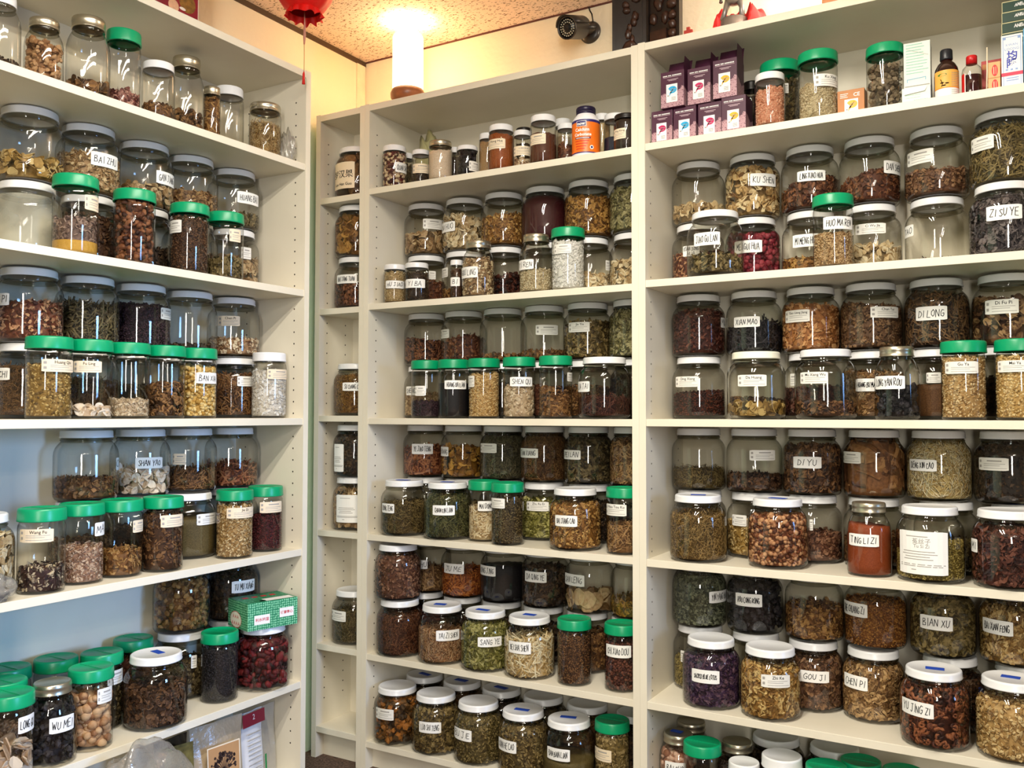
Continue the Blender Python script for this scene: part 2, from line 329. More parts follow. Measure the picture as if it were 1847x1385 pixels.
# ------------------------------------------------------------------ jar shapes (fractions of radius and height)
GP = dict(W=[(0, .012), (.78, .010), (.84, 0), (.93, .022), (.985, .06), (1, .11), (1, .63), (.985, .69), (.94, .745), (.87, .79), (.80, .822), (.775, .84), (.805, .852), (.805, .862), (.772, .876), (.772, .905)],
          G=[(0, .012), (.80, .010), (.88, 0), (.96, .012), (1, .045), (1, .76), (.985, .80), (.93, .83), (.905, .845), (.925, .853), (.90, .863), (.90, .885)],
          M=[(0, .012), (.80, .010), (.87, 0), (.96, .018), (1, .06), (1, .58), (.985, .64), (.93, .71), (.83, .775), (.745, .815), (.72, .84), (.745, .85), (.72, .86), (.72, .885)],
          S=[(0, .012), (.80, .010), (.87, 0), (.96, .014), (1, .05), (1, .76), (.975, .81), (.92, .84), (.90, .85), (.90, .88)])
LP = dict(W=(.822, .107), G=(1.035, .152), M=(.775, .135), S=(.965, .135))
SH = {}
def glass_mesh(t, r, h, hz):
    k = (t, round(r, 4), round(h, 4), hz)
    if k not in SH:
        n_ = {'W': 10, 'G': 8, 'M': 9, 'S': 7}[t]; pr = [(a * r, b * h) for a, b in GP[t]]
        SH[k] = MB().lathe(pr[:n_ + 1], 44).lathe(pr[n_:], 44, 1).mesh('glass_body', [GLASS_HAZE if hz else GLASS, GLASS_NECK])
    return SH[k]
def lid_mesh(t, r, h, lid):
    k = ('lid', t, round(r, 4), round(h, 4), lid)
    if k not in SH:
        R, H = LP[t]; R *= r; H *= h; z0 = h - H; mb = MB()
        if lid == 'g':
            prof = [(R * .93, z0), (R * .995, z0), (R, z0 + .002), (R * .985, z0 + H * .3), (R * .975, h - .004), (R * .955, h - .0012), (R * .92, h), (R * .86, h), (R * .84, h - .0012), (0, h - .0012)]
            mb.lathe(prof, 48)
            mb.box((-R * .82, -.0007, h - .0014), (R * .82, .0007, h - .0002))
        elif lid == 'm':
            prof = [(R * .93, z0), (R, z0), (R * 1.01, z0 + .0012), (R * .98, z0 + .003), (R * .98, z0 + H * .55), (R * 1.0, z0 + H * .62), (R * .98, z0 + H * .72), (R * .975, h - .0025), (R * .94, h - .0004), (R * .88, h), (R * .82, h - .0015), (0, h - .001)]
            mb.lathe(prof, 44)
        else:
            prof = [(R * .93, z0), (R * .995, z0 - .0004), (R * 1.01, z0 + .0012), (R * .99, z0 + .003), (R * .985, h - .0045), (R * .97, h - .0018), (R * .93, h - .0002), (R * .90, h), (R * .86, h - .0012), (0, h - .0008)]
            mb.lathe(prof, 44)
        SH[k] = mb.mesh('lid', LIDM[lid])
    return SH[k]

# ------------------------------------------------------------------ what is in the jars
def rots(rng, n, axis_mode, nrm):
    """frames for n pieces: local z along nrm (+ random tilt), random spin"""
    tilt = {'flat': 0.55, 'any': 3.0, 'some': 1.0}[axis_mode]
    z = nrm + rng.normal(0, tilt, (n, 3)); z /= np.linalg.norm(z, axis=1, keepdims=True) + 1e-9
    h = rng.normal(0, 1, (n, 3)); x = np.cross(h, z); x /= np.linalg.norm(x, axis=1, keepdims=True) + 1e-9
    y = np.cross(z, x)
    return np.stack([x, y, z], 2)
def ico(sub):
    bm = bmesh.new(); bmesh.ops.create_icosphere(bm, subdivisions=sub, radius=1.0)
    v = np.array([q.co[:] for q in bm.verts]); bm.verts.index_update(); f = np.array([[q.index for q in fc.verts] for fc in bm.faces]); bm.free()
    return v, f
ICO1, ICO2 = ico(1), ico(2)
def prism_t(out, t, bend=0.0):
    n = len(out); out = np.array(out, float)
    zz = bend * (out[:, 0] ** 2 - 0.3)
    v = np.vstack([np.c_[out, zz - t / 2], np.c_[out, zz + t / 2]])
    f = [tuple(range(n))[::-1], tuple(range(n, 2 * n))] + [(i, (i + 1) % n, n + (i + 1) % n, n + i) for i in range(n)]
    return v, f
def strip_t(n, w, bend, rng, thick=None):
    """bent stick: n sections, 3 or 4 sided"""
    k = 4 if thick else 3; t = np.linspace(-1, 1, n); pts = np.c_[t, bend * np.sin(t * rng.uniform(1.2, 3.2) + rng.uniform(0, 3)), bend * .7 * np.cos(t * rng.uniform(1, 3.5))]
    v = []; th = thick or w
    for q in pts:
        for a in range(k):
            an = 2 * PI * a / k + .4; v.append(q + np.array([0, math.cos(an) * w, math.sin(an) * th]))
    f = [(i * k + a, i * k + (a + 1) % k, (i + 1) * k + (a + 1) % k, (i + 1) * k + a) for i in range(n - 1) for a in range(k)]
    f += [tuple(range(k))[::-1], tuple((n - 1) * k + a for a in range(k))]
    return np.array(v), f
def ring_t(rng, a=8, b=4, r=.42, bend=0):
    v = []
    for i in range(a):
        t = 2 * PI * i / a
        for j in range(b):
            u = 2 * PI * j / b; rr = 1 - r + r * math.cos(u); v.append((rr * math.cos(t), rr * math.sin(t) * .8, r * .8 * math.sin(u) + bend * math.cos(2 * t)))
    f = [(i * b + j, ((i + 1) % a) * b + j, ((i + 1) % a) * b + (j + 1) % b, i * b + (j + 1) % b) for i in range(a) for j in range(b)]
    return np.array(v), f
def templates(kind, rng):
    T = []
    for q in range(6):
        if kind == 'chip':
            n = rng.integers(4, 7); an = np.sort(rng.uniform(0, 2 * PI, n)); an = np.linspace(0, 2 * PI, n, endpoint=False) + rng.uniform(-.35, .35, n)
            rr = rng.uniform(.55, 1.1, n); T.append(prism_t(np.c_[rr * np.cos(an), rr * np.sin(an) * rng.uniform(.45, .9)], .28, rng.uniform(-.3, .3)))
        elif kind == 'slice':
            n = 11; an = np.linspace(0, 2 * PI, n, endpoint=False); rr = 1 + rng.uniform(-.12, .12, n); T.append(prism_t(np.c_[rr * np.cos(an), rr * np.sin(an) * rng.uniform(.6, .95)], .14, rng.uniform(-.35, .35)))
        elif kind == 'disc':
            n = 14; an = np.linspace(0, 2 * PI, n, endpoint=False); rr = 1 + rng.uniform(-.06, .06, n); T.append(prism_t(np.c_[rr * np.cos(an), rr * np.sin(an)], .16, rng.uniform(-.1, .1)))
        elif kind == 'leaf':
            m = 4; xs = np.linspace(-1, 1, m); w = np.array([.25, .75, .6, .2]) * rng.uniform(.5, 1.0)
            c1, c2 = rng.uniform(-.6, .6, 2); v = []
            for i in range(m):
                zc = c1 * xs[i] ** 2 + rng.uniform(-.12, .12); v += [(xs[i], -w[i], zc + c2 * w[i]), (xs[i], 0, zc - .15 * c2), (xs[i], w[i], zc + c2 * w[i])]
            T.append((np.array(v), [(i * 3 + a, i * 3 + a + 1, i * 3 + a + 4, i * 3 + a + 3) for i in range(m - 1) for a in (0, 1)]))
        elif kind == 'stick': T.append(strip_t(3, rng.uniform(.09, .15), rng.uniform(0, .14), rng, rng.uniform(.06, .12)))
        elif kind == 'slab': T.append(strip_t(4, rng.uniform(.3, .45), .1, rng, .08))
        elif kind == 'thread': T.append(strip_t(6, .045, rng.uniform(.15, .5), rng))
        elif kind == 'seed': v, f = ICO1; T.append((v * np.array([1, rng.uniform(.55, .75), rng.uniform(.45, .7)]), f))
        elif kind == 'bead': v, f = ICO2; T.append((v * rng.uniform(.93, 1.05, (len(v), 1)), f))
        elif kind == 'date':
            v, f = ICO2; v = v * np.array([1, .66, .6]) * (1 + .10 * np.sin(v[:, 1:2] * 9 + q) * np.cos(v[:, 2:3] * 7)); T.append((v, f))
        elif kind == 'chunk': v, f = ICO1; T.append((v * rng.uniform(.65, 1.15, (len(v), 1)) * np.array([1, .8, .7]), f))
        elif kind == 'cube': v, f = prism_t([(-.6, -.6), (.6, -.6), (.6, .6), (-.6, .6)], 1.2); T.append((v, f))
        elif kind == 'ring': T.append(ring_t(rng, bend=rng.uniform(-.35, .35) if q % 2 else 0))
    return T
#        half size m, coverage, orientation, smooth
KIND = dict(chip=(.0070, 1.75, 'some', False), slice=(.0112, 1.8, 'some', False), disc=(.021, 1.8, 'flat', False), leaf=(.0095, 2.3, 'some', False), stick=(.0165, 2.6, 'flat', False), slab=(.030, 1.8, 'flat', False),
            thread=(.0185, 3.2, 'flat', True), seed=(.0030, 1.35, 'any', True), bead=(.0060, 2.3, 'any', True), date=(.0130, 2.6, 'any', True), chunk=(.0088, 2.4, 'any', False), cube=(.0062, 1.15, 'any', False), ring=(.0088, 2.3, 'some', True))
FOOT = dict(chip=1.7, slice=2.0, disc=2.6, leaf=1.0, stick=.42, slab=1.3, thread=.22, seed=1.6, bead=2.6, date=1.6, chunk=1.9, cube=1.5, ring=1.9)
SIZE = {'bead:nut': .0105, 'bead:yellow': .0048, 'bead:beans': .0052, 'bead:darkred': .0036, 'bead:rose': .0075, 'bead:brown': .02, 'bead:brownpale': .0055, 'bead:pinknut': .0085, 'date:redbrown': .0095, 'slice:white': .0125, 'slice:cream': .0110,
        'slice:pinkcream': .02, 'chunk:amber': .0105, 'chunk:lightbrown': .0085, 'chunk:brownorange': .0125, 'chip:oliveb': .005, 'chip:wheat': .0045, 'chip:white': .0058, 'chip:crystal': .0055, 'chip:beige': .0048, 'stick:ivory': .02, 'stick:redbark': .022, 'ring:mahogany': .0105,
        'chip:orangetan': .0088, 'chip:pinkish': .005, 'leaf:green': .006, 'leaf:greygreen': .006, 'slice:orange': .016, 'seed:gold': .0042, 'seed:wheat': .0036, 'seed:wheatgold': .0036, 'seed:redblack': .0038, 'chunk:black': .0095, 'slice:tan': .0115, 'thread:butter': .024, 'thread:peach': .020}
CAMX, CAMY = cam.location.x, cam.location.y
def contents_mesh(t, r, h, spec, fill, slope, seed, cx, cy_, under=None):
    kind, pal = spec.split(':'); rng = np.random.default_rng(seed)
    gp = np.array(GP[t]); zz = gp[2:, 1] * h; rr = gp[2:, 0] * r - .0016
    Rz = lambda z: np.interp(z, zz, rr)
    zb = .0085 if t == 'W' else .006; hf = zb + max(.006, fill * .80 * h); powder = kind == 'powder'
    ph = rng.uniform(0, 6.28, 4); amp = .0015 if powder else .004
    sdir = rng.uniform(0, 2 * PI) if not slope else -PI / 2 + .9
    sl = slope / r if slope else rng.uniform(.0, .10 if powder else .16) * min(1, fill * 1.5)
    def top(x, y): return np.maximum(zb + .004, hf + sl * (x * math.cos(sdir) + y * math.sin(sdir)) + amp * np.sin(x * 170 + ph[0]) * np.cos(y * 150 + ph[1]) + amp * .6 * np.sin(x * 310 + ph[2] + y * 260))
    mb = MB(); seg = 40; an = np.linspace(0, 2 * PI, seg, endpoint=False); ca, sa = np.cos(an), np.sin(an)
    inner = 1.0 if powder else (.93 if kind in ('seed', 'chip') else .90); cz = 0.0
    if kind in ('bead', 'date', 'chunk', 'ring', 'disc', 'slice'):
        s_ = SIZE.get(spec, KIND[kind][0]); inner = max(.55, 1 - 2.1 * s_ / r); cz = min(1.2 * s_, .6 * (hf - zb))
    rows = []; side = 7
    for i in range(side):
        u = i / (side - 1); ztop = np.maximum(zb + .003, top(Rz(hf) * inner * ca, Rz(hf) * inner * sa) - cz); z = zb + (ztop - zb) * u; R = Rz(z) * inner
        rows.append(np.c_[R * ca, R * sa, z])
    for q in (.75, .5, .25):
        R = Rz(hf) * inner * q; x, y = R * ca, R * sa; rows.append(np.c_[x, y, np.maximum(zb + .003, top(x, y) - cz)])
    v = np.concatenate(rows + [np.array([[0, 0, max(zb + .003, float(top(np.array(0.), np.array(0.))) - cz)]])]); k = len(rows)
    i, j = np.meshgrid(np.arange(k - 1), np.arange(seg), indexing='ij'); j2 = (j + 1) % seg
    mb.add(v, np.stack([i * seg + j, i * seg + j2, (i + 1) * seg + j2, (i + 1) * seg + j], -1).reshape(-1, 4), 0, True)
    mb.f.append((np.array([[(k - 1) * seg + a, (k - 1) * seg + (a + 1) % seg, k * seg] for a in range(seg)]), 0, True))
    mb.f.append((np.array([list(range(seg))[::-1]]), 0, False))
    if under:                                                        # a settled powder layer below the flakes
        hu = zb + .33 * (hf - zb); R = np.array([Rz(z) + .0004 for z in np.linspace(zb, hu, 5)])
        mb.lathe([(0, zb - .001)] + list(zip(R, np.linspace(zb - .001, hu, 5))) + [(0, hu)], 40, 1)
    if not powder:
        s, cov, mode, smooth = KIND[kind]; s = SIZE.get(spec, s)
        T = templates(kind, rng); foot = FOOT[kind] * s * s
        face = math.atan2(CAMY - cy_, CAMX - cx); span = 2.1
        aside = 2 * span * float(Rz(hf * .5)) * (hf - zb); atop = PI * float(Rz(hf)) ** 2
        ns = int(min(2600, max(3, cov * aside / foot))); nt_ = int(min(900, max(4, cov * atop / foot)))
        a = face + rng.uniform(-span, span, ns); u = rng.uniform(0, 1, ns) ** .9
        xe, ye = r * .9 * np.cos(a), r * .9 * np.sin(a); z = zb + s * .3 + u * (top(xe, ye) - zb - s * .15)
        if cz: ns2 = ns // 2; z[:ns2] = zb + s * .3 + rng.uniform(0, 1, ns2) * (top(xe[:ns2], ye[:ns2]) - zb - s * .15)
        R = Rz(z) - s * (rng.uniform(.75, 1.5, ns) + ((np.arange(ns) % 2) * .9 if kind in ('bead', 'date', 'chunk') else 0) if kind in ('bead', 'seed', 'date', 'chunk', 'cube') else rng.uniform(.05, .9, ns) * (.35 if kind in ('stick', 'thread', 'slab', 'disc') else .6))
        P = np.c_[R * np.cos(a), R * np.sin(a), z]; N = np.c_[np.cos(a), np.sin(a), np.zeros(ns)]
        q = Rz(hf) * np.sqrt(rng.uniform(0, 1, nt_)) * .93; b = rng.uniform(0, 2 * PI, nt_); x, y = q * np.cos(b), q * np.sin(b)
        P = np.vstack([P, np.c_[x, y, top(x, y) + s * rng.uniform(-.1, .45, nt_)]]); N = np.vstack([N, np.tile([0, 0, 1.0], (nt_, 1))])
        n = ns + nt_; F = rots(rng, n, mode, N); S = s * rng.uniform(.65, 1.2, n); pick = rng.integers(0, len(T), n)
        if kind in ('stick', 'slab') : S = np.minimum(S, .6 * h)
        for ti, (tv, tf) in enumerate(T):
            ids = np.where(pick == ti)[0]
            if not len(ids): continue
            V = np.einsum('nij,vj->nvi', F[ids], tv) * S[ids, None, None] + P[ids, None, :]
            V[..., 2] = np.clip(V[..., 2], zb, .885 * h)
            rad = np.hypot(V[..., 0], V[..., 1]); lim = Rz(V[..., 2]); k_ = np.minimum(1, lim / np.maximum(rad, 1e-6)); V[..., 0] *= k_; V[..., 1] *= k_
            off = (np.arange(len(ids)) * len(tv))[:, None, None]
            gr = {}
            for fc in tf: gr.setdefault(len(fc), []).append(list(fc))
            base = mb.n; mb.v.append(V.reshape(-1, 3)); mb.n += len(ids) * len(tv)
            for m_, fl in gr.items():
                mb.f.append(((np.array(fl)[None] + off + base).reshape(-1, m_), 0, smooth))
    pl = 'bead_yellow' if spec == 'bead:yellow' else pal
    mats = [herb_mat(pl, powder)] + ([herb_mat(under.split(':')[1], True)] if under else [])
    return mb.mesh('contents', mats)

# ------------------------------------------------------------------ writing
STROKE = {'A': [[(0, 0), (.38, 1), (.7, 0)], [(.14, .38), (.58, .38)]], 'B': [[(0, 0), (.04, 1), (.45, .95), (.5, .72), (.1, .55), (.58, .42), (.55, .06), (0, 0)]], 'C': [[(.6, .88), (.3, 1), (.02, .6), (.1, .12), (.4, 0), (.62, .14)]],
 'D': [[(.02, 0), (.05, 1), (.45, .88), (.64, .5), (.45, .08), (.02, 0)]], 'E': [[(.58, 1), (.05, .96), (0, 0), (.58, .02)], [(.02, .52), (.45, .54)]], 'F': [[(.58, 1), (.05, .96), (0, 0)], [(.03, .52), (.45, .54)]], 'G': [[(.6, .88), (.3, 1), (.02, .6), (.1, .1), (.45, 0), (.6, .2), (.6, .45), (.34, .45)]],
 'H': [[(0, 0), (.05, 1)], [(.6, 0), (.62, 1)], [(.02, .5), (.6, .54)]], 'I': [[(.2, 0), (.24, 1)]], 'J': [[(.1, 1), (.62, 1)], [(.42, 1), (.4, .15), (.22, 0), (.03, .15)]], 'K': [[(0, 0), (.04, 1)], [(.58, 1), (.05, .45), (.62, 0)]], 'L': [[(.05, 1), (0, .02), (.55, 0)]], 'M': [[(0, 0), (.08, 1), (.36, .35), (.66, 1), (.74, 0)]],
 'N': [[(0, 0), (.05, 1), (.56, .02), (.62, 1)]], 'O': [[(.34, 1), (.05, .75), (.03, .25), (.3, 0), (.58, .2), (.62, .7), (.34, 1)]], 'P': [[(.02, 0), (.05, 1), (.5, .95), (.58, .68), (.4, .48), (.04, .46)]], 'Q': [[(.34, 1), (.05, .75), (.03, .25), (.3, 0), (.58, .2), (.62, .7), (.34, 1)], [(.4, .25), (.68, -.08)]], 'R': [[(.02, 0), (.05, 1), (.5, .95), (.56, .7), (.4, .52), (.05, .48), (.62, 0)]],
 'S': [[(.56, .9), (.3, 1), (.06, .8), (.3, .54), (.56, .28), (.35, 0), (.02, .1)]], 'T': [[(0, .98), (.66, 1)], [(.34, 1), (.32, 0)]], 'U': [[(.02, 1), (.05, .2), (.28, 0), (.54, .18), (.6, 1)]], 'V': [[(0, 1), (.3, 0), (.64, 1)]], 'W': [[(0, 1), (.18, 0), (.38, .7), (.56, 0), (.78, 1)]], 'X': [[(0, 0), (.6, 1)], [(.02, 1), (.62, 0)]], 'Y': [[(0, 1), (.3, .5)], [(.62, 1), (.3, .5), (.26, 0)]], 'Z': [[(.02, 1), (.6, .98), (0, .02), (.62, 0)]]}
def hand_lines(text, rng):
    x = 0; out = []
    for ch in text.upper():
        if ch == ' ': x += .42; continue
        g = STROKE.get(ch)
        if not g: continue
        w = max(p[0] for s in g for p in s); sc = rng.uniform(.86, 1.1); dy = rng.uniform(-.07, .07); sk = rng.uniform(.02, .16)
        for s in g: out.append([(x + (p[0] + p[1] * sk) * sc + rng.uniform(-.03, .03), dy + p[1] * sc + rng.uniform(-.04, .04)) for p in s])
        x += (w + .2) * sc
    return out, max(x - .15, .3)
FONTC = {}
def font_tris(text, bold=0.0):
    """2-D triangles of a line of type, height of capitals about 1, and its width"""
    k = (text, bold)
    if k not in FONTC:
        cu = bpy.data.curves.new('lettering', 'FONT'); cu.body = text; cu.size = 1.4; cu.offset = bold; cu.resolution_u = 2; cu.fill_mode = 'FRONT'
        o = bpy.data.objects.new('lettering', cu); COL.objects.link(o)
        me = o.evaluated_get(bpy.context.evaluated_depsgraph_get()).to_mesh(); me.calc_loop_triangles()
        v = np.array([q.co[:2] for q in me.vertices]).reshape(-1, 2); f = np.array([t.vertices[:] for t in me.loop_triangles], int).reshape(-1, 3)
        bpy.data.objects.remove(o); bpy.data.curves.remove(cu)
        if len(v): v[:, 0] -= v[:, 0].min()
        FONTC[k] = (v, f, v[:, 0].max() if len(v) else 1.0)
    return FONTC[k]
class Surf:
    """maps label coordinates (u across, v up, in metres; lift off the surface) to a cylinder or a plane"""
    def __init__(s, cyl=None, plane=None): s.c = cyl; s.p = plane
    def __call__(s, uv, lift):
        uv = np.asarray(uv, float).reshape(-1, 2)
        if s.c:
            r, a0, z0 = s.c; a = a0 + uv[:, 0] / r; return np.c_[(r + lift) * np.cos(a), (r + lift) * np.sin(a), z0 + uv[:, 1]]
        o, u, v, n = (np.array(q, float) for q in s.p)
        return o + uv[:, :1] * u + uv[:, 1:] * v + n * lift
def patch(mb, S, u0, v0, u1, v1, lift, mi, n=10, round_=0.0):
    us = np.linspace(u0, u1, n + 1); top = np.full(n + 1, float(v1)); bot = np.full(n + 1, float(v0))
    if round_: top[[0, -1]] -= round_; bot[[0, -1]] += round_
    v = S(np.r_[np.c_[us, bot], np.c_[us, top]], lift); mb.add(v, [(i, i + 1, n + 2 + i, n + 1 + i) for i in range(n)], mi)
def line(mb, S, pts, w, lift, mi):
    for (x0, y0), (x1, y1) in zip(pts[:-1], pts[1:]):
        d = np.array([x1 - x0, y1 - y0]); L = np.hypot(*d)
        if L < 1e-6: continue
        d /= L; nn = np.array([-d[1], d[0]]) * w / 2; e = d * w * .3
        a, b = np.array([x0, y0]) - e, np.array([x1, y1]) + e
        mb.add(S([a - nn, b - nn, b + nn, a + nn], lift), [(0, 1, 2, 3)], mi)
def hand_text(mb, S, text, u0, v0, u1, v1, lift, mi, rng, w=.0014, cap=None):
    L, W = hand_lines(text, rng); hgt = v1 - v0; sc = min((u1 - u0) / W, hgt * 1.0)
    sx = sc; sy = min(hgt, sc * 2.3); ox = u0 + ((u1 - u0) - W * sx) / 2; oy = v0 + (hgt - sy) / 2
    for s in L: line(mb, S, [(ox + x * sx, oy + y * sy) for x, y in s], w, lift, mi)
def type_text(mb, S, text, u0, v0, u1, v1, lift, mi, bold=0.0, align='c'):
    v, f, W = font_tris(text, bold)
    if not len(f): return
    sc = min((u1 - u0) / W, v1 - v0); ox = u0 + ((u1 - u0) - W * sc) * (.5 if align == 'c' else 0); oy = v0 + ((v1 - v0) - sc) / 2
    mb.add(S(v * sc + [ox, oy], lift), f, mi)
def sticker(parent, r, st, rng):
    kind, a0, a1, z0, z1, text = st
    W = (a1 - a0) * r; H = z1 - z0; rr = r + .0006; S = Surf(cyl=(rr, a0, z0)); mb = MB()
    paper = {'h': STICK_W, 'B': STICK_W, 'p': STICK_P, 'c': STICK_C, 'L': STICK_C}[kind]
    patch(mb, S, 0, 0, W, H, 0, 0, 10, .0012)
    if kind == 'h':
        words = text.split(' ')
        if len(text) > 12 and W < .055 and H > .02:
            k = (len(words) + 1) // 2
            hand_text(mb, S, ' '.join(words[:k]), W * .06, H * .52, W * .94, H * .92, .0003, 1, rng, .0011); hand_text(mb, S, ' '.join(words[k:]), W * .06, H * .08, W * .94, H * .46, .0003, 1, rng, .0011)
        else: hand_text(mb, S, text, W * .10, H * .25, W * .90, H * .76, .0003, 1, rng)
    elif kind in 'pc':
        x0 = W * .22 if W > .03 else W * .08
        if W > .03:
            for q in (.22, .62): patch(mb, S, W * .05, H * q, W * .13, H * (q + .2), .0003, 2, 1)
        if text: type_text(mb, S, text, x0, H * .66, W * .92, H * .9, .0003, 1, .01)
        else: patch(mb, S, x0 + W * .12, H * .7, W * .8, H * .8, .0003, 2, 3)
        for q, e in ((.5, .9), (.36, .75), (.16, .95)): patch(mb, S, x0, H * q, W * e, H * (q + .035), .0003, 2, 5)
    elif kind == 'L':
        a, b = text.split('|')
        type_text(mb, S, a, W * .06, H * .36, W * .94, H * .74, .0003, 1, .01); type_text(mb, S, b, W * .12, H * .1, W * .9, H * .26, .0003, 1, .02)
    else:
        if '|' in text:
            a, b = text.split('|'); type_text(mb, S, a, W * .3, H * .72, W * .7, H * .82, .0003, 2); type_text(mb, S, b, W * .25, H * .62, W * .75, H * .70, .0003, 2, .01)
        for q, e in ((.87, .62), (.52, .75), (.46, .8), (.40, .66), (.34, .72), (.22, .95), (.18, .9), (.1, .4)): patch(mb, S, W * (1 - e) / 2 if e < .9 else W * .05, H * q, W * e, H * (q + .018), .0003, 2, 6)
    return mb.build('sticker', [paper, INK, PRINT], parent)

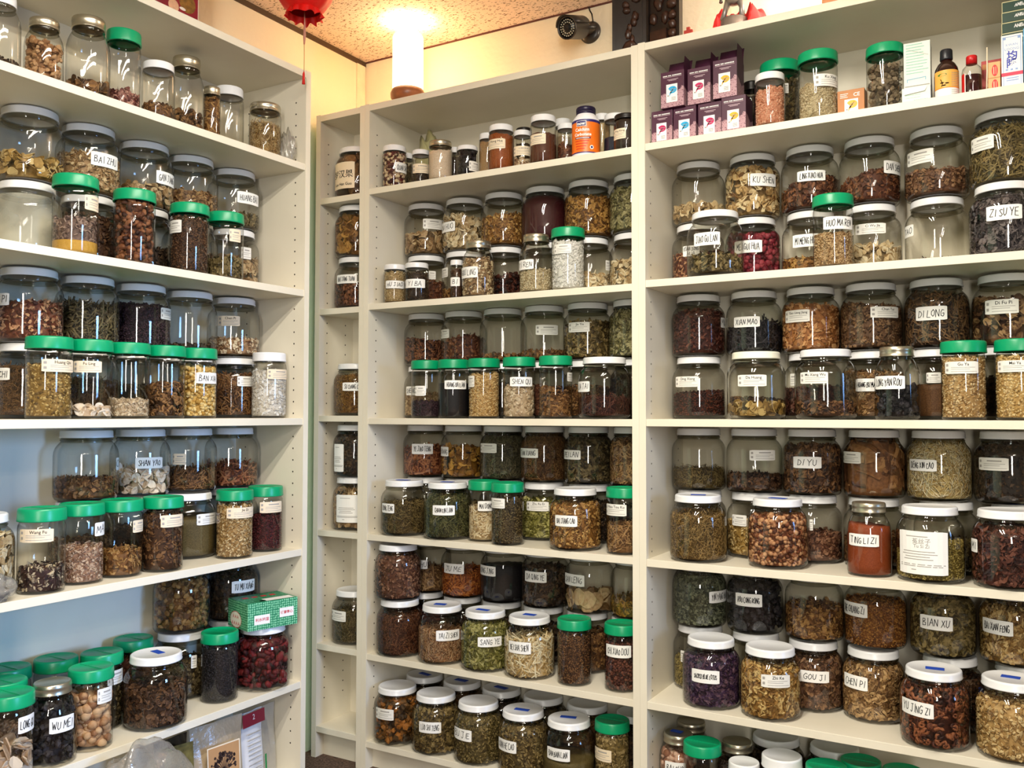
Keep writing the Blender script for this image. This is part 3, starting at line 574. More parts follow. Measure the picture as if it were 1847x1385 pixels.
# ------------------------------------------------------------------ the jars
# bookcase and shelf, shape, x, y, z, radius, height, lid, contents, fill, stickers, extras, label
JARS = [
 ('lA', 'M', -0.023, -1.1141, 1.736, 0.0388, 0.155, 'w', 'chip:dark', 0.1, [], {}, 'white-lidded jar of a few dark chips, on top shelf, side wall bookcase'),
 ('lA', 'M', -0.033, -1.0135, 1.736, 0.0385, 0.1457, 'm', 'chunk:lightbrown', 0.7, [], {}, 'metal-lidded jar of light brown lumps, on top shelf, side wall bookcase'),
 ('lA', 'M', -0.023, -0.9175, 1.736, 0.0454, 0.1827, 'm', 'slice:brown', 0.2, [], {}, 'metal-lidded jar of a shallow layer of sliced root, on top shelf, side wall bookcase'),
 ('lA', 'G', -0.023, -0.8281, 1.736, 0.0368, 0.1861, 'g', 'leaf:dusky', 0.22, [], {}, 'green-lidded jar of dried pink flower heads, on top shelf, side wall bookcase'),
 ('lA', 'S', -0.003, -0.7492, 1.736, 0.0371, 0.1354, 'w', 'chip:brown', 0.25, [], {}, 'small white-lidded jar of brown scraps, on top shelf, side wall bookcase'),
 ('lA', 'M', -0.083, -0.6018, 1.736, 0.0445, 0.2154, 'm', 'chunk:brown', 0.35, [], {}, 'metal-lidded jar of brown nuts, on top shelf, side wall bookcase'),
 ('lA', 'S', -0.063, -0.5369, 1.736, 0.0219, 0.1579, 'm', 'stick:amber', 0.9, [], {}, 'small metal-lidded jar of upright brown sticks, on top shelf, side wall bookcase'),
 ('lA', 'S', -0.083, -0.4614, 1.736, 0.0383, 0.1824, 'w', 'chip:brown', 0.06, [], {}, 'small white-lidded jar of barely any herb left, on top shelf, side wall bookcase'),
 ('lA', 'S', -0.033, -0.3789, 1.736, 0.0432, 0.1532, 'm', 'thread:straw', 0.65, [], {}, 'small metal-lidded jar of orange brown threads, on top shelf, side wall bookcase'),
 ('lB', 'W', -0.1415, -0.9751, 1.5514, 0.0705, 0.1635, 'w', 'slice:yellow', 0.3, [], {}, 'white-lidded jar of yellowish round slices, left of the BAI ZHU jar'),
 ('lB', 'W', -0.1415, -0.8328, 1.5514, 0.0705, 0.1635, 'w', 'chip:tan', 0.62, [('h', -0.514, 0.488, 0.0642, 0.0962, 'BAI ZHU')], {}, 'white-lidded jar of tan chips, label reading BAI ZHU'),
 ('lB', 'W', -0.1415, -0.6791, 1.5514, 0.0705, 0.1635, 'w', 'slice:tan', 0.3, [('h', -0.245, 0.718, 0.0598, 0.0918, 'GAN JIANG')], {}, 'white-lidded jar of pale slices, label reading GAN JIANG'),
 ('lB', 'W', -0.1415, -0.5369, 1.5514, 0.0705, 0.1635, 'w', 'chip:tanbrown', 0.45, [], {}, 'white-lidded jar of tan brown chips, right of the GAN JIANG jar'),
 ('lB', 'W', -0.1415, -0.3897, 1.5514, 0.0705, 0.1635, 'w', 'leaf:olive', 0.2, [('h', -0.595, 0.469, 0.067, 0.099, 'HUANG BAI')], {}, 'white-lidded jar of olive leaf scraps, label reading HUANG BAI'),
 ('lB', 'W', -0.1415, -0.9794, 1.3867, 0.0705, 0.1635, 'w', 'none', 0, [], {'haze': 1}, 'white-lidded jar of powder haze and nothing else, left of the BAI ZHU jar'),
 ('lB', 'W', -0.1415, -0.8318, 1.3867, 0.0705, 0.1635, 'w', 'chip:darkbrown', 0.8, [], {}, 'white-lidded jar of dark brown chips, under the BAI ZHU jar'),
 ('lB', 'W', -0.1415, -0.6782, 1.3867, 0.0705, 0.1635, 'w', 'chip:dark', 0.4, [], {}, 'white-lidded jar of dark chips, under the GAN JIANG jar'),
 ('lB', 'W', -0.1415, -0.536, 1.3867, 0.0705, 0.1635, 'w', 'leaf:darkbrown', 0.5, [], {}, 'white-lidded jar of dark leaves, right of the GAN JIANG jar'),
 ('lB', 'W', -0.1415, -0.3888, 1.3867, 0.0705, 0.1635, 'w', 'slice:tan', 0.55, [('p', -0.436, -0.005, 0.0802, 0.1122, '')], {}, 'white-lidded jar of tan slices, under the HUANG BAI jar'),
 ('lB', 'G', -0.015, -0.947, 1.3867, 0.0455, 0.172, 'g', 'chip:mauve', 0.5, [('c', -0.185, 0.79, 0.0965, 0.1285, '')], {'under': 'powder:mustard'}, 'green-lidded jar of brown flakes over mustard powder, in front of the BAI ZHU jar'),
 ('lB', 'G', -0.015, -0.7993, 1.3867, 0.0455, 0.172, 'g', 'date:redbrown', 0.97, [], {}, 'green-lidded jar of glossy red brown seeds, in front of the BAI ZHU jar'),
 ('lB', 'G', -0.015, -0.6426, 1.3867, 0.0455, 0.172, 'g', 'seed:darkbrown', 0.95, [('p', -2.072, -1.096, 0.0964, 0.1275, '')], {}, 'green-lidded jar of dark brown seeds, in front of the GAN JIANG jar'),
 ('lB', 'G', -0.015, -0.5303, 1.3867, 0.0455, 0.172, 'g', 'leaf:olive', 0.3, [('c', -0.505, 0.226, 0.0953, 0.1273, '')], {}, 'green-lidded jar of a little olive leaf, in front of the HUANG BAI jar'),
 ('lC', 'W', -0.1415, -0.9704, 1.1997, 0.0705, 0.1635, 'w', 'chip:redspeck', 0.58, [('h', -1.907, -1.086, 0.0774, 0.1037, 'QING PI')], {}, 'white-lidded jar of red brown chips, label reading QING PI'),
 ('lC', 'W', -0.1415, -0.8282, 1.1997, 0.0705, 0.1635, 'w', 'stick:darkolive', 0.65, [], {}, 'white-lidded jar of dark olive stalks, right of the QING PI jar'),
 ('lC', 'W', -0.1415, -0.6827, 1.1997, 0.0705, 0.1635, 'w', 'seed:purple', 0.8, [('p', 0.048, 0.719, 0.0786, 0.1073, '')], {}, 'white-lidded jar of purple black fruit, behind the BAN XIA jar'),
 ('lC', 'W', -0.1415, -0.5345, 1.1997, 0.0705, 0.1635, 'w', 'chunk:dark', 0.07, [], {}, 'white-lidded jar of a few black lumps, left of the Chen Pi jar'),
 ('lC', 'W', -0.1415, -0.3832, 1.1997, 0.0705, 0.1635, 'w', 'chip:speck', 0.3, [('c', -1.333, -0.508, 0.0834, 0.1104, 'Chen Pi')], {}, 'white-lidded jar of speckled cream and brown chips, label reading Chen Pi'),
 ('lC', 'W', -0.1415, -0.968, 1.035, 0.0705, 0.1635, 'w', 'thread:brown', 0.7, [('h', -1.906, -1.057, 0.0826, 0.1088, 'SHE CHI')], {}, 'white-lidded jar of brown curls, label reading SHE CHI'),
 ('lC', 'W', -0.1415, -0.8258, 1.035, 0.0705, 0.1635, 'w', 'thread:brown', 0.5, [], {}, 'white-lidded jar of tangled brown root, right of the SHE CHI jar'),
 ('lC', 'W', -0.1415, -0.6804, 1.035, 0.0705, 0.1635, 'w', 'chip:darkolive', 0.5, [], {}, 'white-lidded jar of dull olive chips, behind the BAN XIA jar'),
 ('lC', 'W', -0.1415, -0.5322, 1.035, 0.0705, 0.1635, 'w', 'slice:brown', 0.5, [], {}, 'white-lidded jar of brown slices, behind the BAN XIA jar'),
 ('lC', 'W', -0.1415, -0.381, 1.035, 0.0705, 0.1635, 'w', 'stick:bark', 0.75, [('p', -0.609, 0.042, 0.0857, 0.1128, '')], {}, 'white-lidded jar of brown bark strips, under the Chen Pi jar'),
 ('lC', 'S', -0.023, -0.3649, 1.035, 0.0465, 0.1764, 'w', 'chip:flake', 0.82, [('c', -0.882, 0.602, 0.1041, 0.1308, '')], {}, 'small white-lidded jar of grey white flakes, in front of the Chen Pi jar'),
 ('lC', 'G', -0.015, -1.0005, 1.035, 0.0455, 0.172, 'g', 'seed:gold', 0.75, [('c', -0.875, 0.81, 0.0976, 0.124, 'Huang Qin')], {}, 'green-lidded jar of greenish gold grains, label reading Huang Qin'),
 ('lC', 'G', -0.015, -0.905, 1.035, 0.0455, 0.172, 'g', 'slice:white', 0.08, [('c', -1.39, -0.078, 0.0997, 0.1247, 'Fu Ling')], {}, 'green-lidded jar of a thin layer of white slices, label reading Fu Ling'),
 ('lC', 'G', -0.015, -0.8082, 1.035, 0.0455, 0.172, 'g', 'chip:beige', 0.25, [], {}, 'green-lidded jar of pale beige bits, right of the Fu Ling jar'),
 ('lC', 'G', -0.015, -0.7084, 1.035, 0.0455, 0.172, 'g', 'ring:brown', 0.5, [], {}, 'green-lidded jar of brown nut rings, left of the BAN XIA jar'),
 ('lC', 'G', -0.015, -0.6126, 1.035, 0.0455, 0.172, 'g', 'bead:yellow', 0.85, [('h', -0.772, 0.56, 0.0849, 0.1119, 'BAN XIA')], {}, 'green-lidded jar of yellow pea sized beads, label reading BAN XIA'),
 ('lD', 'W', -0.1415, -0.8245, 0.8447, 0.0705, 0.1635, 'w', 'chip:bark', 0.3, [('h', 0.498, 0.762, 0.0697, 0.0984, 'CI')], {}, 'white-lidded jar of a heap of brown bark, label reading CI'),
 ('lD', 'W', -0.1415, -0.6775, 0.8447, 0.0705, 0.1635, 'w', 'slice:white', 0.38, [('h', -0.811, 0.134, 0.0692, 0.0959, 'SHAN YAO')], {}, 'white-lidded jar of white root slices, label reading SHAN YAO'),
 ('lD', 'W', -0.1356, -0.5354, 0.8447, 0.0705, 0.1635, 'w', 'stick:bark', 0.3, [('c', -1.269, -0.79, 0.0724, 0.1004, '')], {}, 'white-lidded jar of long brown strips, right of the SHAN YAO jar'),
 ('lD', 'W', -0.1415, -0.3862, 0.8447, 0.0705, 0.1635, 'w', 'stick:redbark', 0.32, [], {}, 'white-lidded jar of red brown bark strips, behind the Jie Di jar'),
 ('lD', 'W', -0.0771, -1.1102, 0.68, 0.0705, 0.1635, 'w', 'slice:cream', 0.85, [], {}, 'white-lidded jar of big pale root slices, behind the Wang Fu jar'),
 ('lD', 'W', -0.1415, -0.8325, 0.68, 0.0705, 0.1635, 'w', 'chip:brown', 0.5, [], {}, 'white-lidded jar of brown chips, under the CI jar'),
 ('lD', 'W', -0.1415, -0.6903, 0.68, 0.0705, 0.1635, 'w', 'chip:dark', 0.6, [], {}, 'white-lidded jar of dark chips, under the SHAN YAO jar'),
 ('lD', 'W', -0.1174, -0.5501, 0.68, 0.0705, 0.1635, 'w', 'powder:olive', 0.72, [('p', -0.398, 0.557, 0.0847, 0.1128, '')], {}, 'white-lidded jar of olive brown powder, behind the Jie Di jar'),
 ('lD', 'W', -0.1415, -0.3834, 0.68, 0.0705, 0.1635, 'w', 'chip:dark', 0.5, [], {}, 'white-lidded jar of dark chips, behind the Jie Di jar'),
 ('lD', 'G', -0.0022, -1.018, 0.68, 0.0455, 0.172, 'g', 'chip:darkspeck', 0.32, [('c', -1.573, -0.053, 0.1056, 0.1324, 'Wang Fu')], {}, 'green-lidded jar of dark bits flecked with white, label reading Wang Fu'),
 ('lD', 'G', -0.0237, -0.9137, 0.68, 0.0455, 0.172, 'g', 'chip:pinkish', 0.52, [('h', 0.003, 0.778, 0.1017, 0.1306, 'MA')], {}, 'green-lidded jar of pinkish shavings, label reading MA'),
 ('lD', 'G', -0.0231, -0.8152, 0.68, 0.0455, 0.172, 'g', 'chip:amber', 0.36, [('c', -0.09, 0.743, 0.0986, 0.1261, '')], {}, 'green-lidded jar of amber chips, right of the MA jar'),
 ('lD', 'G', -0.002, -0.7197, 0.68, 0.0455, 0.172, 'g', 'chip:umber', 0.93, [('c', -0.77, 0.553, 0.1033, 0.1315, '')], {}, 'green-lidded jar of dark brown chips to the top, in front of the SHAN YAO jar'),
 ('lD', 'G', -0.0037, -0.4985, 0.68, 0.0455, 0.172, 'g', 'chip:wheat', 0.93, [('c', -1.18, 0.635, 0.1025, 0.129, 'Jie Di')], {}, 'green-lidded jar of golden wheat coloured grains, label reading Jie Di'),
 ('lD', 'G', -0.0231, -0.3737, 0.68, 0.0455, 0.172, 'g', 'seed:maroon', 0.65, [('c', -1.085, 0.389, 0.1035, 0.1328, '')], {}, 'green-lidded jar of maroon seeds, right of the Jie Di jar'),
 ('lE', 'W', -0.1415, -0.5469, 0.488, 0.0705, 0.1635, 'w', 'chunk:amber', 0.85, [], {}, 'white-lidded jar of amber resin pieces, left of the TU MU XIANG jar'),
 ('lE', 'W', -0.1415, -0.3815, 0.488, 0.0705, 0.1635, 'w', 'chip:dark', 0.85, [('h', -0.721, 0.29, 0.0777, 0.1097, 'TU MU XIANG')], {}, 'white-lidded jar of nearly black chips, label reading TU MU XIANG'),
 ('lE', 'W', -0.1415, -0.5465, 0.3233, 0.0705, 0.1635, 'w', 'chip:darkolive', 0.6, [('p', -0.347, -0.137, 0.0801, 0.1121, '')], {}, 'white-lidded jar of dark olive chips, left of the TU MU XIANG jar'),
 ('lE', 'W', -0.1485, -0.3799, 0.3233, 0.063, 0.1635, 'w', 'chip:dark', 0.8, [], {}, 'white-lidded jar of black chips, under the TU MU XIANG jar'),
 ('lE', 'G', -0.153, -0.6815, 0.3233, 0.0455, 0.172, 'g', 'chip:redbrown', 0.9, [], {}, 'green-lidded jar of red brown chips, on fifth shelf, side wall bookcase'),
 ('lE', 'G', -0.1026, -0.8028, 0.3233, 0.0455, 0.172, 'g', 'chip:darkolive', 0.8, [('p', -0.346, 0.702, 0.1017, 0.1337, '')], {}, 'green-lidded jar of dark olive pieces, behind the WU MEI jar'),
 ('lE', 'G', -0.1468, -0.8874, 0.3233, 0.0455, 0.172, 'g', 'chip:dark', 0.7, [], {}, 'green-lidded jar of dark chips, behind the WU MEI jar'),
 ('lE', 'G', -0.165, -0.9873, 0.3233, 0.0455, 0.172, 'g', 'chip:dark', 0.7, [], {}, 'green-lidded jar of near black chips, behind the WU MEI jar'),
 ('lE', 'W', -0.014, -0.7236, 0.3233, 0.0705, 0.1635, 'w', 'leaf:darkbrown', 0.58, [], {'tape': 1}, 'white-lidded jar of crumbled dark brown leaf, on fifth shelf, side wall bookcase'),
 ('lE', 'W', -0.014, -0.3866, 0.3233, 0.0705, 0.1635, 'w', 'date:red', 0.87, [], {}, 'white-lidded jar of wrinkled red dates, in front of the TU MU XIANG jar'),
 ('lE', 'G', -0.025, -0.5236, 0.3233, 0.0455, 0.172, 'g', 'seed:black', 0.95, [], {}, 'green-lidded jar of black seeds to the top, in front of the TU MU XIANG jar'),
 ('lE', 'G', -0.0131, -0.8921, 0.3233, 0.0455, 0.172, 'g', 'bead:nut', 0.75, [('p', -0.324, 0.536, 0.0991, 0.1311, '')], {}, 'green-lidded jar of tan round nuts, right of the WU MEI jar'),
 ('lE', 'M', -0.0031, -0.9879, 0.3233, 0.048, 0.165, 'm', 'chunk:black', 0.88, [('h', -0.667, 0.432, 0.0703, 0.1023, 'WU MEI')], {}, 'metal-lidded jar of black plums, label reading WU MEI'),
 ('lE', 'G', 0.011, -1.0884, 0.3233, 0.0455, 0.172, 'g', 'slice:pinkcream', 0.42, [('h', -0.161, 0.78, 0.0977, 0.1297, 'LONG GU')], {}, 'green-lidded jar of pale cream slices, label reading LONG GU'),
 ('lE', 'G', -0.0769, -1.0498, 0.3233, 0.0455, 0.172, 'g', 'chip:pinkish', 0.5, [], {}, 'green-lidded jar of pinkish chips, behind the LONG GU jar'),
 ('nA', 'W', -0.098, 0.085, 1.729, 0.0705, 0.1635, 'w', 'bead:brown', 0.85, [('L', -2.242, -0.985, 0.0253, 0.1097, '罗汉果|Luo Han Guo')], {}, 'white-lidded jar of brown dried fruit, label reading Luo Han Guo'),
 ('nB', 'W', -0.098, 0.085, 1.542, 0.0705, 0.1635, 'w', 'slice:orange', 0.92, [], {}, 'white-lidded jar of orange brown slices, on top of the BAI JIANG TUAN jar'),
 ('nB', 'W', -0.098, 0.085, 1.3773, 0.0705, 0.1635, 'w', 'leaf:redbrown', 0.5, [('h', -1.912, -0.857, 0.0772, 0.1051, 'BAI JIANG TUAN')], {}, 'white-lidded jar of red brown leaf, label reading BAI JIANG TUAN'),
 ('nC', 'W', -0.098, 0.085, 1.0409, 0.0705, 0.1635, 'w', 'thread:orange', 0.78, [('h', -1.49, -0.529, 0.0771, 0.103, 'SU CHANG CAO')], {}, 'white-lidded jar of orange threads, label reading SU CHANG CAO'),
 ('nD', 'W', -0.098, 0.085, 0.8477, 0.0705, 0.1635, 'w', 'chip:dark', 0.92, [('B', -2.058, -1.405, 0.0181, 0.1044, '')], {}, 'white-lidded jar of dark chips, on fourth shelf, corner tower'),
 ('nD', 'W', -0.098, 0.085, 0.683, 0.0705, 0.1635, 'w', 'slice:tan', 0.9, [('B', -1.814, -0.643, 0.0261, 0.1117, '')], {}, 'white-lidded jar of tan slices, on fourth shelf, corner tower'),
 ('nE', 'W', -0.098, 0.085, 0.33, 0.0705, 0.1635, 'w', 'thread:olive', 0.6, [('p', -2.216, -1.243, 0.0737, 0.1057, '')], {}, 'white-lidded jar of olive threads, on fifth shelf, corner tower'),
 ('mA', 'S', 0.0784, 0.05, 1.737, 0.0374, 0.1313, 'w', 'bead:beans', 0.92, [('h', -0.841, 0.47, 0.0454, 0.0761, 'QUAN SHI')], {}, 'small white-lidded jar of cream and maroon beans, label reading QUAN SHI'),
 ('mA', 'S', 0.0604, 0.13, 1.737, 0.028, 0.1315, 'w', 'chip:darkolive', 0.8, [], {}, 'small white-lidded jar of dark olive herb, behind the QUAN SHI jar'),
 ('mA', 'S', 0.1714, 0.06, 1.737, 0.0277, 0.108, 'w', 'seed:dark', 0.6, [('c', -1.937, 0.175, 0.0342, 0.0628, '')], {}, 'small white-lidded jar of dark seeds, right of the QUAN SHI jar'),
 ('mA', 'S', 0.2503, 0.05, 1.737, 0.0356, 0.1206, 'm', 'powder:white', 0.88, [], {}, 'small metal-lidded jar of white powder to the brim, right of the QUAN SHI jar'),
 ('mA', 'S', 0.2404, 0.14, 1.737, 0.0205, 0.1268, 'w', 'powder:dark', 0.9, [], {}, 'small white-lidded jar of dark powder, behind the QUAN SHI jar'),
 ('mA', 'S', 0.3333, 0.07, 1.737, 0.0328, 0.0982, 'w', 'chunk:black', 0.9, [('p', -0.829, 0.394, 0.02, 0.0495, '')], {}, 'small white-lidded jar of red black contents, left of the Hong Hua jar'),
 ('mA', 'S', 0.3915, 0.09, 1.737, 0.0254, 0.1326, 'w', 'powder:tan', 0.95, [], {}, 'small white-lidded jar of tan powder, left of the Hong Hua jar'),
 ('mA', 'S', 0.4624, 0.05, 1.737, 0.0366, 0.1332, 'w', 'powder:rust', 0.92, [('c', -2.411, -0.676, 0.0601, 0.0886, 'Hong Hua')], {}, 'small white-lidded jar of rust orange powder, label reading Hong Hua'),
 ('mA', 'S', 0.5264, 0.06, 1.737, 0.0252, 0.1113, 'w', 'chip:speck', 0.25, [('c', -2.234, 0.149, 0.0371, 0.0639, '')], {}, 'small white-lidded jar of white bits in the bottom, right of the Hong Hua jar'),
 ('mA', 'S', 0.4807, 0.15, 1.737, 0.0246, 0.1514, 'k', 'powder:dark', 0.8, [], {}, 'small black-lidded jar of dark powder, behind the Hong Hua jar'),
 ('mA', 'S', 0.5998, 0.05, 1.737, 0.0372, 0.1376, 'w', 'powder:redbrown', 0.72, [('c', -2.326, -0.869, 0.0522, 0.0814, '')], {}, 'small white-lidded jar of red brown powder, right of the Hong Hua jar'),
 ('mA', 'S', 0.6567, 0.0805, 1.737, 0.0263, 0.115, 'w', 'chip:redbrown', 0.5, [], {}, 'small white-lidded jar of red brown chips, left of the Ying Xiong jar'),
 ('mA', 'S', 0.5992, 0.17, 1.737, 0.0242, 0.164, 'w', 'powder:beige', 0.8, [], {}, 'small white-lidded jar of beige powder, behind the Hong Hua jar'),
 ('mA', 'S', 0.7475, 0.12, 1.737, 0.023, 0.1392, 'w', 'powder:cream', 0.95, [], {}, 'small white-lidded jar of cream coloured powder, behind the Ying Xiong jar'),
 ('mA', 'S', 0.7993, 0.0927, 1.737, 0.0314, 0.1213, 'w', 'powder:navy', 0.5, [], {}, 'small white-lidded jar of blue black powder, left of the Ying Xiong jar'),
 ('mA', 'S', 0.8497, 0.0498, 1.737, 0.0335, 0.0994, 'k', 'powder:dark', 0.95, [('c', -2.436, -1.172, 0.0301, 0.058, 'Ying Xiong')], {}, 'small black-lidded jar of black contents, label reading Ying Xiong'),
 ('mB', 'W', 0.0952, 0.195, 1.547, 0.0705, 0.1635, 'w', 'slice:tan', 0.45, [('p', -1.09, -0.182, 0.0787, 0.1102, '')], {}, 'white-lidded jar of tan slices half way, left of the DU HUO jar'),
 ('mB', 'W', 0.2418, 0.195, 1.547, 0.0705, 0.1635, 'w', 'slice:cream', 0.68, [('h', -2.359, -1.4, 0.0576, 0.0884, 'DU HUO')], {}, 'white-lidded jar of cream slices, label reading DU HUO'),
 ('mB', 'W', 0.3851, 0.195, 1.547, 0.0705, 0.1635, 'w', 'chip:goldbrown', 0.65, [], {}, 'white-lidded jar of gold brown bits, right of the DU HUO jar'),
 ('mB', 'W', 0.5273, 0.195, 1.547, 0.0705, 0.1635, 'w', 'powder:maroon', 0.97, [], {}, 'white-lidded jar of dark maroon berries to the top, behind the YI REN jar'),
 ('mB', 'W', 0.6695, 0.195, 1.547, 0.0705, 0.1635, 'w', 'leaf:orange', 0.8, [], {}, 'white-lidded jar of orange yellow petals, behind the YI REN jar'),
 ('mB', 'W', 0.8117, 0.195, 1.547, 0.0705, 0.1635, 'w', 'leaf:palegreen', 0.85, [], {}, 'white-lidded jar of pale green leaves, on second shelf, lamp bookcase'),
 ('mB', 'W', 0.0956, 0.195, 1.3823, 0.0705, 0.1635, 'w', 'chip:redbrown', 0.5, [('p', -0.841, -0.509, 0.0846, 0.1107, '')], {}, 'white-lidded jar of red brown chips, behind the HU JIAO jar'),
 ('mB', 'W', 0.2421, 0.195, 1.3823, 0.0705, 0.1635, 'w', 'chip:amber', 0.25, [('p', -2.359, -1.779, 0.0836, 0.1128, '')], {}, 'white-lidded jar of amber scraps, under the DU HUO jar'),
 ('mB', 'W', 0.3851, 0.195, 1.3823, 0.0705, 0.1635, 'w', 'chunk:redblack', 0.48, [], {}, 'white-lidded jar of red black fruit, behind the GOU LING jar'),
 ('mB', 'W', 0.5273, 0.195, 1.3823, 0.0705, 0.1635, 'w', 'chip:brown', 0.5, [], {}, 'white-lidded jar of brown chips, behind the YI REN jar'),
 ('mB', 'W', 0.6695, 0.195, 1.3823, 0.0705, 0.1635, 'w', 'slice:cream', 0.35, [('p', -0.384, -0.141, 0.0692, 0.0975, '')], {}, 'white-lidded jar of cream slices, behind the YI REN jar'),
 ('mB', 'W', 0.8117, 0.195, 1.3823, 0.0705, 0.1635, 'w', 'slice:cream', 0.58, [], {}, 'white-lidded jar of cream root discs, on second shelf, lamp bookcase'),
 ('mB', 'S', 0.0823, 0.05, 1.3823, 0.0346, 0.1194, 'w', 'seed:buff', 0.92, [('h', -1.798, 0.039, 0.0445, 0.0681, 'HU JIAO')], {}, 'small white-lidded jar of buff peppercorns, label reading HU JIAO'),
 ('mB', 'S', 0.1655, 0.05, 1.3823, 0.0367, 0.1176, 'w', 'seed:dark', 0.82, [('h', -2.019, -0.179, 0.04, 0.0666, 'YI BA')], {}, 'small white-lidded jar of dark seeds, label reading YI BA'),
 ('mB', 'S', 0.3129, 0.045, 1.3823, 0.0187, 0.1143, 'w', 'chip:darkbrown', 0.85, [('h', -2.068, -0.363, 0.0365, 0.0624, 'BI')], {}, 'small white-lidded jar of dark brown herb, label reading BI'),
 ('mB', 'M', 0.379, 0.06, 1.3823, 0.048, 0.165, 'm', 'chip:creamspeck', 0.75, [('h', -2.381, -1.016, 0.0542, 0.0862, 'GOU LING')], {}, 'metal-lidded jar of cream and dark chips, label reading GOU LING'),
 ('mB', 'M', 0.5715, 0.06, 1.3823, 0.048, 0.165, 'm', 'seed:oat', 0.42, [('h', -2.446, -1.194, 0.0631, 0.0908, 'YI REN')], {}, 'metal-lidded jar of oat like grains, label reading YI REN'),
 ('mB', 'G', 0.6705, 0.062, 1.3823, 0.0455, 0.172, 'g', 'chip:crystal', 0.9, [('p', -2.043, -0.888, 0.0986, 0.1242, '')], {}, 'green-lidded jar of white crystals, right of the YI REN jar'),
 ('mC', 'W', 0.0975, 0.195, 1.1984, 0.0705, 0.1635, 'w', 'ring:redbrown', 0.5, [], {}, 'white-lidded jar of red brown slices, on top of the SHENG jar'),
 ('mC', 'W', 0.24, 0.195, 1.1984, 0.0705, 0.1635, 'w', 'chip:redbrown', 0.4, [('p', -2.359, -1.655, 0.08, 0.1073, '')], {'slope': 0.03}, 'white-lidded jar of a slope of red brown chips, right of the SHENG jar'),
 ('mC', 'W', 0.3822, 0.195, 1.1984, 0.0705, 0.1635, 'w', 'chunk:brown', 0.08, [], {}, 'white-lidded jar of a few brown lumps, behind the HUANG BAI LIAN jar'),
 ('mC', 'W', 0.5244, 0.195, 1.1984, 0.0705, 0.1635, 'w', 'chip:brown', 0.15, [('p', -1.423, -0.478, 0.0757, 0.1045, '')], {}, 'white-lidded jar of a thin layer of brown chips, left of the Jin Yin jar'),
 ('mC', 'W', 0.6666, 0.195, 1.1984, 0.0705, 0.1635, 'w', 'leaf:brownolive', 0.68, [('p', -1.983, -1.044, 0.0779, 0.1059, 'Jin Yin')], {}, 'white-lidded jar of brown olive leaf, label reading Jin Yin'),
 ('mC', 'W', 0.8088, 0.195, 1.1984, 0.0705, 0.1635, 'w', 'leaf:palegreen', 0.9, [], {}, 'white-lidded jar of pale green leaf to the top, right of the Jin Yin jar'),
 ('mC', 'W', 0.0983, 0.195, 1.0337, 0.0705, 0.1635, 'w', 'chip:tan', 0.5, [('h', -2.036, -1.376, 0.0709, 0.0986, 'SHENG')], {}, 'white-lidded jar of tan chips, label reading SHENG'),
 ('mC', 'W', 0.2405, 0.195, 1.0337, 0.0705, 0.1635, 'w', 'chip:dark', 0.6, [], {}, 'white-lidded jar of dark chips, right of the SHENG jar'),
 ('mC', 'W', 0.3827, 0.195, 1.0337, 0.0705, 0.1635, 'w', 'chip:dark', 0.7, [], {}, 'white-lidded jar of black chips, behind the HUANG BAI LIAN jar'),
 ('mC', 'W', 0.5248, 0.195, 1.0337, 0.0705, 0.1635, 'w', 'chip:redbrown', 0.6, [], {}, 'white-lidded jar of red brown chips, behind the SHEN QU jar'),
 ('mC', 'W', 0.667, 0.195, 1.0337, 0.0705, 0.1635, 'w', 'chip:brown', 0.6, [], {}, 'white-lidded jar of brown chips, under the Jin Yin jar'),
 ('mC', 'W', 0.8094, 0.2014, 1.0337, 0.0705, 0.1635, 'w', 'chip:dark', 0.8, [], {}, 'white-lidded jar of dark chips, behind the LIA TAI jar'),
 ('mC', 'G', 0.1942, 0.062, 1.0337, 0.0455, 0.172, 'g', 'seed:purple', 0.3, [('p', -1.746, -1.018, 0.0662, 0.0957, '')], {}, 'green-lidded jar of purple black seeds, left of the HUANG BAI LIAN jar'),
 ('mC', 'G', 0.2925, 0.062, 1.0337, 0.0455, 0.172, 'g', 'powder:black', 0.7, [('h', -1.576, -0.027, 0.0846, 0.1104, 'HUANG BAI LIAN')], {}, 'green-lidded jar of black grains, label reading HUANG BAI LIAN'),
 ('mC', 'G', 0.3987, 0.062, 1.0337, 0.0455, 0.172, 'g', 'seed:straw', 0.88, [('p', -2.389, -1.64, 0.0899, 0.1219, '')], {}, 'green-lidded jar of straw yellow seeds, right of the HUANG BAI LIAN jar'),
 ('mC', 'G', 0.516, 0.062, 1.0337, 0.0455, 0.172, 'g', 'cube:beige', 0.58, [('h', -1.64, -0.127, 0.0894, 0.1156, 'SHEN QU')], {}, 'green-lidded jar of beige cubes, label reading SHEN QU'),
 ('mC', 'G', 0.6324, 0.062, 1.0337, 0.0455, 0.172, 'g', 'chip:brown', 0.45, [('p', -0.345, 0.289, 0.102, 0.1262, '')], {'slope': -0.025}, 'green-lidded jar of a slope of brown twigs, right of the SHEN QU jar'),
 ('mC', 'W', 0.7789, 0.0625, 1.0337, 0.0705, 0.1635, 'w', 'thread:darkred', 0.25, [('h', -2.51, -1.71, 0.0712, 0.099, 'LIA TAI')], {}, 'white-lidded jar of dark red curls, label reading LIA TAI'),
 ('mD', 'W', 0.0957, 0.195, 0.8477, 0.0705, 0.1635, 'w', 'stick:redbark', 0.55, [('h', -1.578, -0.608, 0.0738, 0.1058, 'YE JIAO TENG')], {}, 'white-lidded jar of red brown strips, label reading YE JIAO TENG'),
 ('mD', 'W', 0.241, 0.195, 0.8477, 0.0705, 0.1635, 'w', 'slice:ochre', 0.62, [('h', -2.358, -1.69, 0.0697, 0.0984, 'HUANG')], {}, 'white-lidded jar of ochre bark curls, label reading HUANG'),
